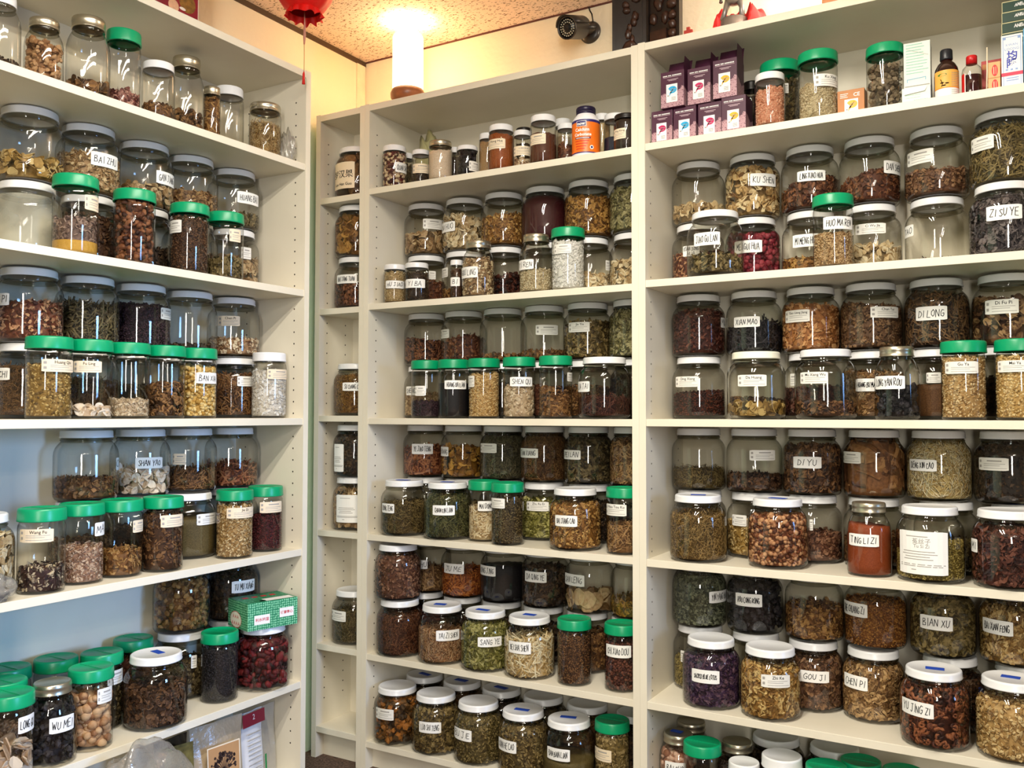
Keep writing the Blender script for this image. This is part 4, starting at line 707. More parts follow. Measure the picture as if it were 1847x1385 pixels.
 ('mD', 'W', 0.3833, 0.195, 0.8477, 0.0705, 0.1635, 'w', 'thread:olivegrey', 0.88, [('p', -2.26, -1.292, 0.0838, 0.1116, '')], {}, 'white-lidded jar of grey olive stalks, left of the TIAN XIANG jar'),
 ('mD', 'W', 0.5255, 0.195, 0.8477, 0.0705, 0.1635, 'w', 'thread:brown', 0.95, [('h', -2.448, -1.333, 0.0726, 0.0997, 'TIAN XIANG')], {}, 'white-lidded jar of brown threads, label reading TIAN XIANG'),
 ('mD', 'W', 0.6677, 0.195, 0.8477, 0.0705, 0.1635, 'w', 'leaf:darkolive', 0.88, [('h', -2.438, -1.424, 0.0714, 0.0977, 'PEI LAN')], {}, 'white-lidded jar of dark olive leaf, label reading PEI LAN'),
 ('mD', 'W', 0.8099, 0.195, 0.8477, 0.0705, 0.1635, 'w', 'stick:tanbrown', 0.85, [], {}, 'white-lidded jar of tan brown sticks, right of the PEI LAN jar'),
 ('mD', 'W', 0.0919, 0.2015, 0.683, 0.0705, 0.1635, 'w', 'chip:dark', 0.6, [], {}, 'white-lidded jar of dark chips, under the YE JIAO TENG jar'),
 ('mD', 'W', 0.2403, 0.1995, 0.683, 0.0705, 0.1635, 'w', 'chip:olive', 0.6, [], {'tape': 1}, 'white-lidded jar of olive herb, under the HUANG jar'),
 ('mD', 'W', 0.3824, 0.195, 0.683, 0.0705, 0.1635, 'w', 'chip:brown', 0.6, [], {}, 'white-lidded jar of brown chips, behind the MAI DONG jar'),
 ('mD', 'W', 0.5246, 0.1947, 0.683, 0.0705, 0.1635, 'w', 'leaf:yellowgreen', 0.75, [('p', -1.863, -0.883, 0.086, 0.1128, 'Zhu Ru Er')], {}, 'white-lidded jar of yellow green leaf, label reading Zhu Ru Er'),
 ('mD', 'W', 0.6666, 0.2015, 0.683, 0.0705, 0.1635, 'w', 'chip:dark', 0.75, [], {'tape': 1}, 'white-lidded jar of dark chips, under the PEI LAN jar'),
 ('mD', 'W', 0.8091, 0.195, 0.683, 0.0705, 0.1635, 'w', 'chip:dark', 0.7, [], {}, 'white-lidded jar of dark herb, behind the Hou Tou Ku jar'),
 ('mD', 'W', 0.114, 0.0611, 0.683, 0.0705, 0.1635, 'w', 'thread:brownolive', 0.58, [('h', -2.096, -1.339, 0.0689, 0.0967, 'DONG TENG')], {'tape': 1}, 'white-lidded jar of brown olive threads, label reading DONG TENG'),
 ('mD', 'W', 0.2732, 0.061, 0.683, 0.0705, 0.1635, 'w', 'thread:green', 0.85, [('h', -1.61, -0.663, 0.0726, 0.1011, 'CHUAN XIN LIAN')], {'tape': 1}, 'white-lidded jar of dark green stems, label reading CHUAN XIN LIAN'),
 ('mD', 'G', 0.3944, 0.0703, 0.683, 0.0455, 0.172, 'g', 'stick:cream', 0.58, [('h', -1.4, -0.383, 0.088, 0.1162, 'MAI DONG')], {}, 'green-lidded jar of cream root pieces, label reading MAI DONG'),
 ('mD', 'G', 0.491, 0.0406, 0.683, 0.0455, 0.172, 'g', 'seed:darkolive', 0.88, [('p', -2.415, -1.188, 0.1028, 0.1303, '')], {}, 'green-lidded jar of dark olive seeds, right of the MAI DONG jar'),
 ('mD', 'W', 0.6919, 0.0616, 0.683, 0.0705, 0.1635, 'w', 'chip:goldbrown', 0.85, [('h', -1.955, -1.027, 0.0663, 0.0955, 'BAI JIANG CAO')], {}, 'white-lidded jar of golden brown chopped stems, label reading BAI JIANG CAO'),
 ('mD', 'G', 0.8377, 0.0548, 0.683, 0.0455, 0.172, 'g', 'stick:tanbrown', 0.45, [('p', -2.542, -1.004, 0.1004, 0.1304, 'Hou Tou Ku')], {}, 'green-lidded jar of short tan sticks, label reading Hou Tou Ku'),
 ('mE', 'W', 0.0919, 0.061, 0.4892, 0.0705, 0.1635, 'w', 'chip:brownred', 0.95, [], {}, 'white-lidded jar of red brown shreds to the top, in front of the HU jar'),
 ('mE', 'W', 0.0996, 0.061, 0.3245, 0.0705, 0.1635, 'w', 'thread:redbrown', 0.78, [], {}, 'white-lidded jar of red brown rootlets, left of the TAI ZI SHEN jar'),
 ('mE', 'W', 0.1025, 0.2015, 0.4892, 0.0705, 0.1635, 'w', 'stick:tanbrown', 0.42, [('h', -1.334, -0.962, 0.078, 0.1053, 'HU')], {}, 'white-lidded jar of tan brown sticks, label reading HU'),
 ('mE', 'W', 0.2443, 0.1934, 0.4892, 0.0705, 0.1635, 'w', 'stick:rust', 0.48, [('h', -1.99, -0.976, 0.0762, 0.106, 'JU ME')], {}, 'white-lidded jar of rust coloured sticks, label reading JU ME'),
 ('mE', 'W', 0.3864, 0.1952, 0.4892, 0.0705, 0.1635, 'w', 'powder:black', 0.75, [('h', -2.403, -1.369, 0.0805, 0.1096, 'KANG JING')], {}, 'white-lidded jar of black granules, label reading KANG JING'),
 ('mE', 'W', 0.5285, 0.195, 0.4892, 0.0705, 0.1635, 'w', 'leaf:dark', 0.75, [('h', -2.047, -1.023, 0.0768, 0.1067, 'DA QING YE')], {}, 'white-lidded jar of dark leaf, label reading DA QING YE'),
 ('mE', 'W', 0.6706, 0.1951, 0.4892, 0.0705, 0.1635, 'w', 'disc:tan', 0.3, [('h', -2.442, -1.317, 0.0785, 0.1105, 'SAN LENG')], {}, 'white-lidded jar of big tan discs, label reading SAN LENG'),
 ('mE', 'W', 0.8127, 0.1947, 0.4892, 0.0705, 0.1635, 'w', 'leaf:amberolive', 0.28, [], {}, 'white-lidded jar of amber petals, right of the SAN LENG jar'),
 ('mE', 'W', 0.0919, 0.2015, 0.3245, 0.0705, 0.1635, 'w', 'chip:maroon', 0.7, [], {}, 'white-lidded jar of maroon chips, under the HU jar'),
 ('mE', 'W', 0.234, 0.2015, 0.3245, 0.0705, 0.1635, 'w', 'chip:dark', 0.7, [], {}, 'white-lidded jar of dark chips, under the JU ME jar'),
 ('mE', 'W', 0.3762, 0.2015, 0.3245, 0.0705, 0.1635, 'w', 'chip:darkbrown', 0.7, [], {}, 'white-lidded jar of dark brown chips, under the KANG JING jar'),
 ('mE', 'W', 0.5184, 0.2015, 0.3245, 0.0705, 0.1635, 'w', 'slice:dark', 0.7, [], {}, 'white-lidded jar of dark slices, under the DA QING YE jar'),
 ('mE', 'W', 0.6606, 0.2013, 0.3245, 0.0705, 0.1635, 'w', 'chip:brown', 0.7, [], {}, 'white-lidded jar of brown chips, under the SAN LENG jar'),
 ('mE', 'W', 0.8025, 0.1923, 0.3245, 0.0705, 0.1635, 'w', 'seed:maroon', 0.85, [], {}, 'white-lidded jar of maroon seeds, behind the CHI XIAO DOU jar'),
 ('mE', 'W', 0.255, 0.061, 0.3245, 0.0705, 0.1635, 'w', 'thread:peach', 0.52, [('h', -1.203, -0.174, 0.0714, 0.1014, 'TAI ZI SHEN')], {'tape': 1}, 'white-lidded jar of peach coloured rootlets, label reading TAI ZI SHEN'),
 ('mE', 'W', 0.4047, 0.0622, 0.3245, 0.0705, 0.1635, 'w', 'leaf:leafgreen', 0.92, [('h', -1.311, -0.308, 0.0735, 0.101, 'SANG YE')], {'tape': 1}, 'white-lidded jar of crumbled green leaf, label reading SANG YE'),
 ('mE', 'W', 0.5492, 0.0627, 0.3245, 0.0705, 0.1635, 'w', 'stick:ivory', 0.68, [('h', -1.974, -0.996, 0.0727, 0.1047, 'BEI SHA SHEN')], {'tape': 1}, 'white-lidded jar of ivory root sticks, label reading BEI SHA SHEN'),
 ('mE', 'G', 0.6896, 0.0598, 0.3245, 0.0455, 0.172, 'g', 'seed:umber', 0.93, [], {}, 'green-lidded jar of brown black seeds to the top, left of the CHI XIAO DOU jar'),
 ('mE', 'G', 0.8219, 0.0751, 0.3245, 0.0455, 0.172, 'g', 'bead:darkred', 0.82, [('h', -2.238, -0.597, 0.0903, 0.1223, 'CHI XIAO DOU')], {}, 'green-lidded jar of dark red beans, label reading CHI XIAO DOU'),
 ('mF', 'W', 0.0919, 0.061, 0.0638, 0.0705, 0.1635, 'w', 'chunk:brownorange', 0.92, [('p', -1.998, -1.057, 0.079, 0.111, '')], {}, 'white-lidded jar of brown lumps and one orange piece, left of the LUO SHI TENG jar'),
 ('mF', 'W', 0.2344, 0.061, 0.0638, 0.0705, 0.1635, 'w', 'leaf:brownolive', 0.95, [('h', -1.701, -0.733, 0.067, 0.0984, 'LUO SHI TENG')], {}, 'white-lidded jar of brown olive chopped stems, label reading LUO SHI TENG'),
 ('mF', 'W', 0.383, 0.061, 0.0638, 0.0705, 0.1635, 'w', 'chip:oliveb', 0.95, [('h', -2.275, -1.27, 0.0685, 0.1005, 'BU JIE')], {}, 'white-lidded jar of olive brown chopped herb, label reading BU JIE'),
 ('mF', 'W', 0.5304, 0.061, 0.0638, 0.0705, 0.1635, 'w', 'chip:brownolive', 0.95, [('h', -2.304, -1.31, 0.0639, 0.0959, 'XIAN HE CAO')], {'tape': 1}, 'white-lidded jar of brown chopped herb, label reading XIAN HE CAO'),
 ('mF', 'W', 0.6726, 0.061, 0.0638, 0.0705, 0.1635, 'w', 'powder:oliveb', 0.42, [('h', -2.045, -1.061, 0.0709, 0.1029, 'BAN BIAN LIAN')], {'tape': 1}, 'white-lidded jar of olive powder, label reading BAN BIAN LIAN'),
 ('mF', 'G', 0.7889, 0.0851, 0.0638, 0.0455, 0.172, 'g', 'chip:tanolive', 0.93, [('c', -2.529, -1.18, 0.0737, 0.1052, '')], {}, 'green-lidded jar of tan olive chopped stems, right of the BAN BIAN LIAN jar'),
 ('mF', 'W', 0.0919, 0.2015, 0.0638, 0.0705, 0.1635, 'w', 'chip:dark', 0.8, [], {'tape': 1}, 'white-lidded jar of dark chips, behind the LUO SHI TENG jar'),
 ('mF', 'W', 0.2336, 0.2015, 0.0638, 0.0705, 0.1635, 'w', 'chip:brown', 0.8, [], {'tape': 1}, 'white-lidded jar of brown chips, behind the LUO SHI TENG jar'),
 ('mF', 'W', 0.3756, 0.2015, 0.0638, 0.0705, 0.1635, 'w', 'chip:dark', 0.8, [], {'tape': 1}, 'white-lidded jar of black chips, behind the BU JIE jar'),
 ('mF', 'W', 0.5177, 0.2015, 0.0638, 0.0705, 0.1635, 'w', 'chip:darkolive', 0.8, [], {}, 'white-lidded jar of dark olive chips, behind the XIAN HE CAO jar'),
 ('mF', 'W', 0.6599, 0.2015, 0.0638, 0.0705, 0.1635, 'w', 'chip:brown', 0.8, [], {}, 'white-lidded jar of brown herb, behind the BAN BIAN LIAN jar'),
 ('mF', 'W', 0.8127, 0.2015, 0.0638, 0.0705, 0.1635, 'w', 'chip:dark', 0.8, [], {}, 'white-lidded jar of dark herb, behind the BAN BIAN LIAN jar'),
 ('rA', 'S', 1.229, 0.0442, 1.7395, 0.0363, 0.1309, 'w', 'seed:salmon', 0.78, [], {}, 'small white-lidded jar of salmon pink granules, left of the Ku Xing jar'),
 ('rA', 'G', 1.2323, 0.1312, 1.7395, 0.0479, 0.1872, 'g', 'chip:darkolive', 0.85, [('p', -1.18, -0.894, 0.0971, 0.122, '')], {}, 'green-lidded jar of dark olive herb, behind the Ku Xing jar'),
 ('rA', 'G', 1.3386, 0.062, 1.7395, 0.0451, 0.1664, 'g', 'seed:oat', 0.6, [('p', -1.54, 0.006, 0.0749, 0.1038, 'Ku Xing')], {}, 'green-lidded jar of pale oats, label reading Ku Xing'),
 ('rA', 'G', 1.4883, 0.062, 1.7395, 0.0406, 0.1528, 'g', 'chunk:taupe', 0.78, [], {}, 'green-lidded jar of taupe dried mushrooms, right of the Ku Xing jar'),
 ('rA', 'S', 1.153, 0.16, 1.7395, 0.0222, 0.1642, 'k', 'powder:dark', 0.9, [], {}, 'small black-lidded jar of dark contents, behind the Ku Xing jar'),
 ('rB', 'W', 0.9972, 0.195, 1.5528, 0.0705, 0.1635, 'w', 'slice:oatslice', 0.28, [], {}, 'white-lidded jar of pale oat coloured slices, on top of the KUAN DONG HUA jar'),
 ('rB', 'W', 1.1441, 0.195, 1.5528, 0.0705, 0.1635, 'w', 'slice:creamrim', 0.85, [('h', -1.388, -0.368, 0.0738, 0.1058, 'KU SHEN')], {}, 'white-lidded jar of cream root slices, label reading KU SHEN'),
 ('rB', 'W', 1.2896, 0.195, 1.5528, 0.0705, 0.1635, 'w', 'leaf:redbrown', 0.4, [('h', -1.792, -0.817, 0.0683, 0.0944, 'LING XIAO HUA')], {'slope': 0.02}, 'white-lidded jar of red brown flowers, label reading LING XIAO HUA'),
 ('rB', 'W', 1.4318, 0.195, 1.5528, 0.0705, 0.1635, 'w', 'chip:redbrown', 0.4, [('h', -0.954, -0.057, 0.0675, 0.0983, 'DAN SHEN')], {'slope': 0.02}, 'white-lidded jar of red brown chips, label reading DAN SHEN'),
 ('rB', 'W', 1.5814, 0.195, 1.5528, 0.0705, 0.1635, 'w', 'chip:woodbrown', 0.42, [('p', -2.538, -1.564, 0.0774, 0.1094, '')], {}, 'white-lidded jar of wood brown chips, on top of the TAO jar'),
 ('rB', 'W', 1.7235, 0.141, 1.5528, 0.0705, 0.1635, 'w', 'stick:oliveb', 0.85, [('p', -2.659, -1.806, 0.0765, 0.1085, '')], {}, 'white-lidded jar of olive brown stems, on top of the ZI SU YE jar'),
 ('rB', 'W', 0.9969, 0.195, 1.3881, 0.0705, 0.1635, 'w', 'chip:redspeck', 0.6, [('h', -1.848, -1.205, 0.0732, 0.101, 'KUAN DONG HUA')], {}, 'white-lidded jar of reddish bits, label reading KUAN DONG HUA'),
 ('rB', 'W', 1.1437, 0.195, 1.3881, 0.0705, 0.1635, 'w', 'bead:rose', 0.85, [('h', -2.0, -0.972, 0.0688, 0.1008, 'MEI GUI HUA')], {}, 'white-lidded jar of deep red rosebuds, label reading MEI GUI HUA'),
 ('rB', 'W', 1.2905, 0.195, 1.3881, 0.0705, 0.1635, 'w', 'chip:goldbrown', 0.28, [('h', -2.005, -1.036, 0.0707, 0.1022, 'MI MENG HUA')], {}, 'white-lidded jar of gold brown buds, label reading MI MENG HUA'),
 ('rB', 'W', 1.4339, 0.195, 1.3881, 0.0705, 0.1635, 'w', 'slice:cream', 0.38, [('p', -1.933, -0.938, 0.0876, 0.1128, 'Ci Wu Jia')], {}, 'white-lidded jar of cream slices, label reading Ci Wu Jia'),
 ('rB', 'W', 1.5808, 0.195, 1.3881, 0.0705, 0.1635, 'w', 'chip:redbrown', 0.04, [('h', -2.85, -2.261, 0.0765, 0.104, 'TAO')], {}, 'white-lidded jar of almost nothing inside, label reading TAO'),
 ('rB', 'W', 1.7223, 0.116, 1.3881, 0.0705, 0.1635, 'w', 'leaf:greyviolet', 0.88, [('h', -2.037, -1.035, 0.0762, 0.1082, 'ZI SU YE')], {}, 'white-lidded jar of grey violet leaf, label reading ZI SU YE'),
 ('rB', 'W', 1.0849, 0.063, 1.3881, 0.0705, 0.1635, 'w', 'leaf:olive', 0.27, [('h', -2.069, -1.097, 0.0726, 0.1046, 'JIAO GU LAN')], {}, 'white-lidded jar of olive leaf in the bottom, label reading JIAO GU LAN'),
 ('rB', 'G', 1.3696, 0.062, 1.3881, 0.0455, 0.172, 'g', 'seed:tan', 0.52, [('h', -1.862, -0.212, 0.0864, 0.116, 'HUO MA REN')], {}, 'green-lidded jar of tan hemp seeds, label reading HUO MA REN'),
 ('rC', 'W', 0.9957, 0.195, 1.1991, 0.0705, 0.1635, 'w', 'chip:darkred', 0.82, [('h', -0.305, 0.12, 0.0755, 0.1021, 'MU')], {}, 'white-lidded jar of dark red chips, label reading MU'),
 ('rC', 'W', 1.1451, 0.195, 1.1991, 0.0705, 0.1635, 'w', 'stick:black', 0.42, [('h', -2.078, -1.093, 0.0685, 0.0953, 'XIAN MAO')], {'slope': 0.015}, 'white-lidded jar of black roots, label reading XIAN MAO'),
 ('rC', 'W', 1.2885, 0.195, 1.1991, 0.0705, 0.1635, 'w', 'chip:orangetan', 0.8, [('p', -2.367, -1.386, 0.075, 0.1052, 'Gao Liang Jiang')], {}, 'white-lidded jar of orange tan slices, label reading Gao Liang Jiang'),
 ('rC', 'W', 1.4315, 0.195, 1.1991, 0.0705, 0.1635, 'w', 'chip:brownwood', 0.78, [('p', -1.438, -0.406, 0.0764, 0.1027, 'Chan Tui')], {}, 'white-lidded jar of brown husks, label reading Chan Tui'),
 ('rC', 'W', 1.5769, 0.195, 1.1991, 0.0705, 0.1635, 'w', 'stick:darkwood', 0.82, [('h', -2.143, -1.157, 0.0641, 0.0961, 'DI LONG')], {}, 'white-lidded jar of dark dried strips, label reading DI LONG'),
 ('rC', 'W', 1.7214, 0.195, 1.1991, 0.0705, 0.1635, 'w', 'slice:brownrim', 0.72, [('p', -2.167, -1.186, 0.071, 0.103, 'Di Fu Pi')], {}, 'white-lidded jar of brown curled peel, label reading Di Fu Pi'),
 ('rC', 'W', 0.9958, 0.195, 1.0344, 0.0705, 0.1635, 'w', 'seed:redblack', 0.45, [('p', -2.258, -1.238, 0.0835, 0.1111, 'Ding Xiang')], {}, 'white-lidded jar of dark cloves, label reading Ding Xiang'),
 ('rC', 'W', 1.15, 0.2008, 1.0344, 0.0705, 0.1635, 'w', 'chip:brown', 0.3, [], {}, 'white-lidded jar of brown chips, under the XIAN MAO jar'),
 ('rC', 'W', 1.2921, 0.1949, 1.0344, 0.0705, 0.1635, 'w', 'chip:darkred', 0.5, [('p', -2.211, -1.959, 0.0826, 0.1128, '')], {}, 'white-lidded jar of dark red chips, under the Gao Liang Jiang jar'),
 ('rC', 'W', 1.4342, 0.195, 1.0344, 0.0705, 0.1635, 'w', 'chip:tanbrown', 0.78, [('h', -2.0, -1.292, 0.0668, 0.0971, 'HUANG BU MA')], {}, 'white-lidded jar of tan brown chips, label reading HUANG BU MA'),
 ('rC', 'W', 1.5764, 0.195, 1.0344, 0.0705, 0.1635, 'w', 'powder:brown', 0.55, [('p', -1.807, -1.362, 0.0842, 0.1083, '')], {}, 'white-lidded jar of brown powder, under the DI LONG jar'),
 ('rC', 'W', 1.7196, 0.195, 1.0344, 0.0705, 0.1635, 'w', 'chip:dark', 0.6, [], {}, 'white-lidded jar of dark chips, under the Di Fu Pi jar'),
 ('rC', 'W', 1.1854, 0.0626, 1.0344, 0.0705, 0.1635, 'cream', 'slice:gold', 0.16, [('p', -1.947, -0.957, 0.0785, 0.1062, 'Da Huang')], {}, 'cream-lidded jar of a thin layer of golden slices, label reading Da Huang'),
 ('rC', 'W', 1.3492, 0.063, 1.0344, 0.0705, 0.1635, 'w', 'chip:umber', 0.2, [('p', -2.271, -1.295, 0.0828, 0.1096, 'Mu Xiang Wu')], {}, 'white-lidded jar of dark brown bits, label reading Mu Xiang Wu'),
 ('rC', 'M', 1.5052, 0.062, 1.0344, 0.048, 0.165, 'm', 'chunk:black', 0.48, [('h', -2.658, -1.085, 0.0685, 0.0982, 'LONG YAN ROU')], {}, 'metal-lidded jar of black fruit flesh, label reading LONG YAN ROU'),
 ('rC', 'G', 1.6409, 0.062, 1.0344, 0.0455, 0.172, 'g', 'seed:wheat', 0.93, [('p', -2.402, -0.825, 0.1001, 0.1264, 'Gu Ya')], {}, 'green-lidded jar of wheat coloured sprouts, label reading Gu Ya'),
 ('rC', 'G', 1.7463, 0.062, 1.0344, 0.0455, 0.172, 'g', 'seed:wheatgold', 0.93, [('p', -2.552, -1.029, 0.1015, 0.1259, 'Mai Ya')], {}, 'green-lidded jar of golden sprouted barley, label reading Mai Ya'),
 ('rD', 'W', 0.994, 0.195, 0.8457, 0.0705, 0.1635, 'w', 'thread:brownolive', 0.26, [], {}, 'white-lidded jar of brown olive threads, on fourth shelf, bookcase with purple boxes'),
 ('rD', 'W', 1.1428, 0.195, 0.8457, 0.0705, 0.1635, 'w', 'leaf:darkbrown', 0.22, [('p', -1.463, -0.499, 0.0843, 0.1107, '')], {}, 'white-lidded jar of crushed dark leaf, left of the DI YU jar'),
 ('rD', 'W', 1.2885, 0.195, 0.8457, 0.0705, 0.1635, 'w', 'leaf:umber', 0.82, [('h', -2.033, -1.048, 0.0689, 0.0973, 'DI YU')], {}, 'white-lidded jar of umber curls, label reading DI YU'),
 ('rD', 'W', 1.4347, 0.195, 0.8457, 0.0705, 0.1635, 'w', 'slab:cinnamon', 0.95, [('p', -2.789, -1.844, 0.0833, 0.1112, '')], {}, 'white-lidded jar of cinnamon bark slabs, left of the DENG XIN CAO jar'),
 ('rD', 'W', 1.5769, 0.195, 0.8457, 0.0705, 0.1635, 'w', 'thread:butter', 1.0, [('h', -2.529, -1.534, 0.0704, 0.0972, 'DENG XIN CAO')], {}, 'white-lidded jar of buttery pith threads, label reading DENG XIN CAO'),
 ('rD', 'W', 1.7206, 0.195, 0.8457, 0.0705, 0.1635, 'w', 'chip:blackbrown', 0.92, [('p', -2.511, -1.529, 0.0764, 0.1047, '')], {}, 'white-lidded jar of black brown chips, right of the DENG XIN CAO jar'),
 ('rD', 'W', 0.994, 0.2006, 0.681, 0.0705, 0.1635, 'w', 'chip:brown', 0.5, [], {'tape': 1}, 'white-lidded jar of brown chips, on fourth shelf, bookcase with purple boxes'),
 ('rD', 'W', 1.1417, 0.199, 0.681, 0.0705, 0.1635, 'w', 'chip:yellowtan', 0.6, [('p', -2.198, -1.579, 0.0819, 0.11, '')], {}, 'white-lidded jar of yellow tan chips, left of the DI YU jar'),
 ('rD', 'W', 1.2874, 0.2015, 0.681, 0.0705, 0.1635, 'w', 'chip:brownred', 0.45, [('p', -1.471, -1.361, 0.0824, 0.1094, '')], {}, 'white-lidded jar of red brown chips, under the DI YU jar'),
 ('rD', 'W', 1.4321, 0.199, 0.681, 0.0705, 0.1635, 'w', 'chip:brown', 0.5, [], {}, 'white-lidded jar of dull brown chips, behind the TING LI ZI jar'),
 ('rD', 'W', 1.5906, 0.2015, 0.681, 0.0705, 0.1635, 'w', 'chip:olive', 0.5, [], {}, 'white-lidded jar of olive chips, under the DENG XIN CAO jar'),
 ('rD', 'W', 1.7417, 0.2015, 0.681, 0.0705, 0.1635, 'w', 'chip:dark', 0.7, [], {'tape': 1}, 'white-lidded jar of dark chips, behind the MI jar'),
 ('rD', 'W', 1.0354, 0.0646, 0.681, 0.0705, 0.1635, 'w', 'thread:strawbrown', 0.75, [], {'tape': 1}, 'white-lidded jar of tangled straw brown roots, on fourth shelf, bookcase with purple boxes'),
 ('rD', 'W', 1.2324, 0.0704, 0.681, 0.0705, 0.1635, 'w', 'bead:brownpale', 0.85, [], {'tape': 1}, 'white-lidded jar of red brown kernels, in front of the DI YU jar'),
 ('rD', 'M', 1.4418, 0.0601, 0.681, 0.048, 0.165, 'm', 'powder:rustred', 0.82, [('h', -2.468, -0.959, 0.0689, 0.0962, 'TING LI ZI')], {}, 'metal-lidded jar of rust red powder, label reading TING LI ZI'),
 ('rD', 'W', 1.5688, 0.061, 0.681, 0.0705, 0.1635, 'w', 'seed:oliveseed', 0.5, [('B', -2.486, -0.947, 0.0201, 0.1128, '菟丝子|Tu Si Zi')], {'slope': 0.02}, 'white-lidded jar of olive seeds, label reading Tu Si Zi'),
 ('rD', 'W', 1.7204, 0.061, 0.681, 0.0705, 0.1635, 'w', 'leaf:darkred', 0.85, [('h', -2.867, -2.461, 0.0722, 0.1006, 'MI')], {}, 'white-lidded jar of dark red curls, label reading MI'),
 ('rE', 'W', 0.994, 0.195, 0.4907, 0.0705, 0.1635, 'w', 'leaf:greygreen', 0.95, [('h', -0.891, 0.123, 0.0669, 0.0969, 'YIN YANG HUO')], {}, 'white-lidded jar of grey green leaf, label reading YIN YANG HUO'),
 ('rE', 'W', 1.142, 0.195, 0.4907, 0.0705, 0.1635, 'w', 'chunk:black', 0.82, [('h', -2.034, -1.05, 0.0728, 0.1048, 'ROU CONG RONG')], {}, 'white-lidded jar of black slices, label reading ROU CONG RONG'),
 ('rE', 'W', 1.2898, 0.195, 0.4907, 0.0705, 0.1635, 'w', 'leaf:amber', 0.5, [], {}, 'white-lidded jar of amber petals, on top of the GOU JI jar'),
 ('rE', 'W', 1.4327, 0.195, 0.4907, 0.0705, 0.1635, 'w', 'seed:amberbrown', 0.75, [('h', -2.789, -1.654, 0.0757, 0.1077, 'SHE CHUANG ZI')], {}, 'white-lidded jar of amber brown seeds, label reading SHE CHUANG ZI'),
 ('rE', 'W', 1.5804, 0.195, 0.4907, 0.0705, 0.1635, 'w', 'leaf:oliveb', 0.95, [('h', -2.201, -1.181, 0.0658, 0.0978, 'BIAN XU')], {}, 'white-lidded jar of olive brown stems, label reading BIAN XU'),
 ('rE', 'W', 1.7256, 0.195, 0.4907, 0.0705, 0.1635, 'w', 'leaf:goldtan', 0.82, [('h', -2.577, -1.555, 0.07, 0.102, 'BAI XIAN FENG')], {}, 'white-lidded jar of golden tan shavings, label reading BAI XIAN FENG'),
 ('rE', 'W', 0.994, 0.1993, 0.326, 0.0705, 0.1635, 'w', 'seed:oliveseed', 0.45, [('p', -2.036, -1.825, 0.0731, 0.1032, '')], {}, 'white-lidded jar of olive seeds, under the YIN YANG HUO jar'),
 ('rE', 'W', 1.1433, 0.195, 0.326, 0.0705, 0.1635, 'w', 'chip:cream', 0.4, [], {}, 'white-lidded jar of cream chips, under the ROU CONG RONG jar'),
 ('rE', 'W', 1.2882, 0.1867, 0.326, 0.0705, 0.1635, 'w', 'leaf:woodbrown', 0.85, [('h', -1.84, -0.826, 0.0741, 0.1018, 'GOU JI')], {}, 'white-lidded jar of broad brown leaf, label reading GOU JI'),
 ('rE', 'W', 1.4299, 0.175, 0.326, 0.0705, 0.1635, 'w', 'leaf:tanwood', 0.88, [('h', -2.549, -1.59, 0.0755, 0.1075, 'CHEN PI')], {}, 'white-lidded jar of tan peel strips, label reading CHEN PI'),
 ('rE', 'W', 1.5942, 0.2015, 0.326, 0.0705, 0.1635, 'w', 'chip:darkbrown', 0.8, [], {'sidetape': 1}, 'white-lidded jar of dark brown chips, under the BIAN XU jar'),
 ('rE', 'W', 1.7445, 0.2015, 0.326, 0.0705, 0.1635, 'w', 'chip:brown', 0.8, [], {}, 'white-lidded jar of brown chips, under the BAI XIAN FENG jar'),
 ('rE', 'W', 1.0635, 0.0752, 0.326, 0.0705, 0.1635, 'w', 'leaf:violet', 0.82, [('h', -1.966, -0.968, 0.0662, 0.0982, 'SACRED BLUE LOTUS')], {}, 'white-lidded jar of violet flower petals, label reading SACRED BLUE LOTUS'),
 ('rE', 'W', 1.2127, 0.0662, 0.326, 0.0705, 0.1635, 'w', 'leaf:goldstraw', 0.82, [('p', -1.612, -0.639, 0.0823, 0.1118, 'Zhi Ke')], {}, 'white-lidded jar of golden straw curls, label reading Zhi Ke'),
 ('rE', 'W', 1.5726, 0.061, 0.326, 0.0705, 0.1635, 'w', 'ring:mahogany', 0.92, [('h', -2.588, -1.48, 0.0695, 0.1015, 'YU JING ZI')], {'tape': 1}, 'white-lidded jar of mahogany curls, label reading YU JING ZI'),
 ('rE', 'W', 1.7232, 0.061, 0.326, 0.0705, 0.1635, 'w', 'chip:straw', 0.82, [], {'tape': 1}, 'white-lidded jar of straw coloured chips, right of the YU JING ZI jar'),
 ('rF', 'M', 0.9715, 0.0885, 0.068, 0.048, 0.165, 'm', 'bead:pinknut', 0.8, [('h', -1.966, -0.834, 0.073, 0.105, 'BAI GUO')], {'tape': 1}, 'metal-lidded jar of pinkish nuts, label reading BAI GUO'),
 ('rF', 'G', 1.0526, 0.0365, 0.068, 0.0455, 0.172, 'g', 'chip:brown', 0.4, [], {}, 'green-lidded jar of brown chips, right of the BAI GUO jar'),
 ('rF', 'M', 1.1186, 0.1067, 0.068, 0.048, 0.165, 'm', 'chip:dark', 0.8, [], {}, 'metal-lidded jar of dark chips, right of the BAI GUO jar'),
 ('rF', 'M', 0.9715, 0.19, 0.068, 0.048, 0.165, 'm', 'chip:dark', 0.8, [], {}, 'metal-lidded jar of dark seeds, behind the BAI GUO jar'),
 ('rF', 'S', 1.1581, 0.0289, 0.068, 0.0381, 0.1475, 'w', 'powder:beige', 0.8, [], {}, 'small white-lidded jar of beige powder, right of the BAI GUO jar'),
 ('rF', 'G', 1.2427, 0.05, 0.068, 0.0455, 0.172, 'w', 'chip:brown', 0.6, [], {}, 'white-lidded jar of brown herb, on bottom shelf, bookcase with purple boxes'),
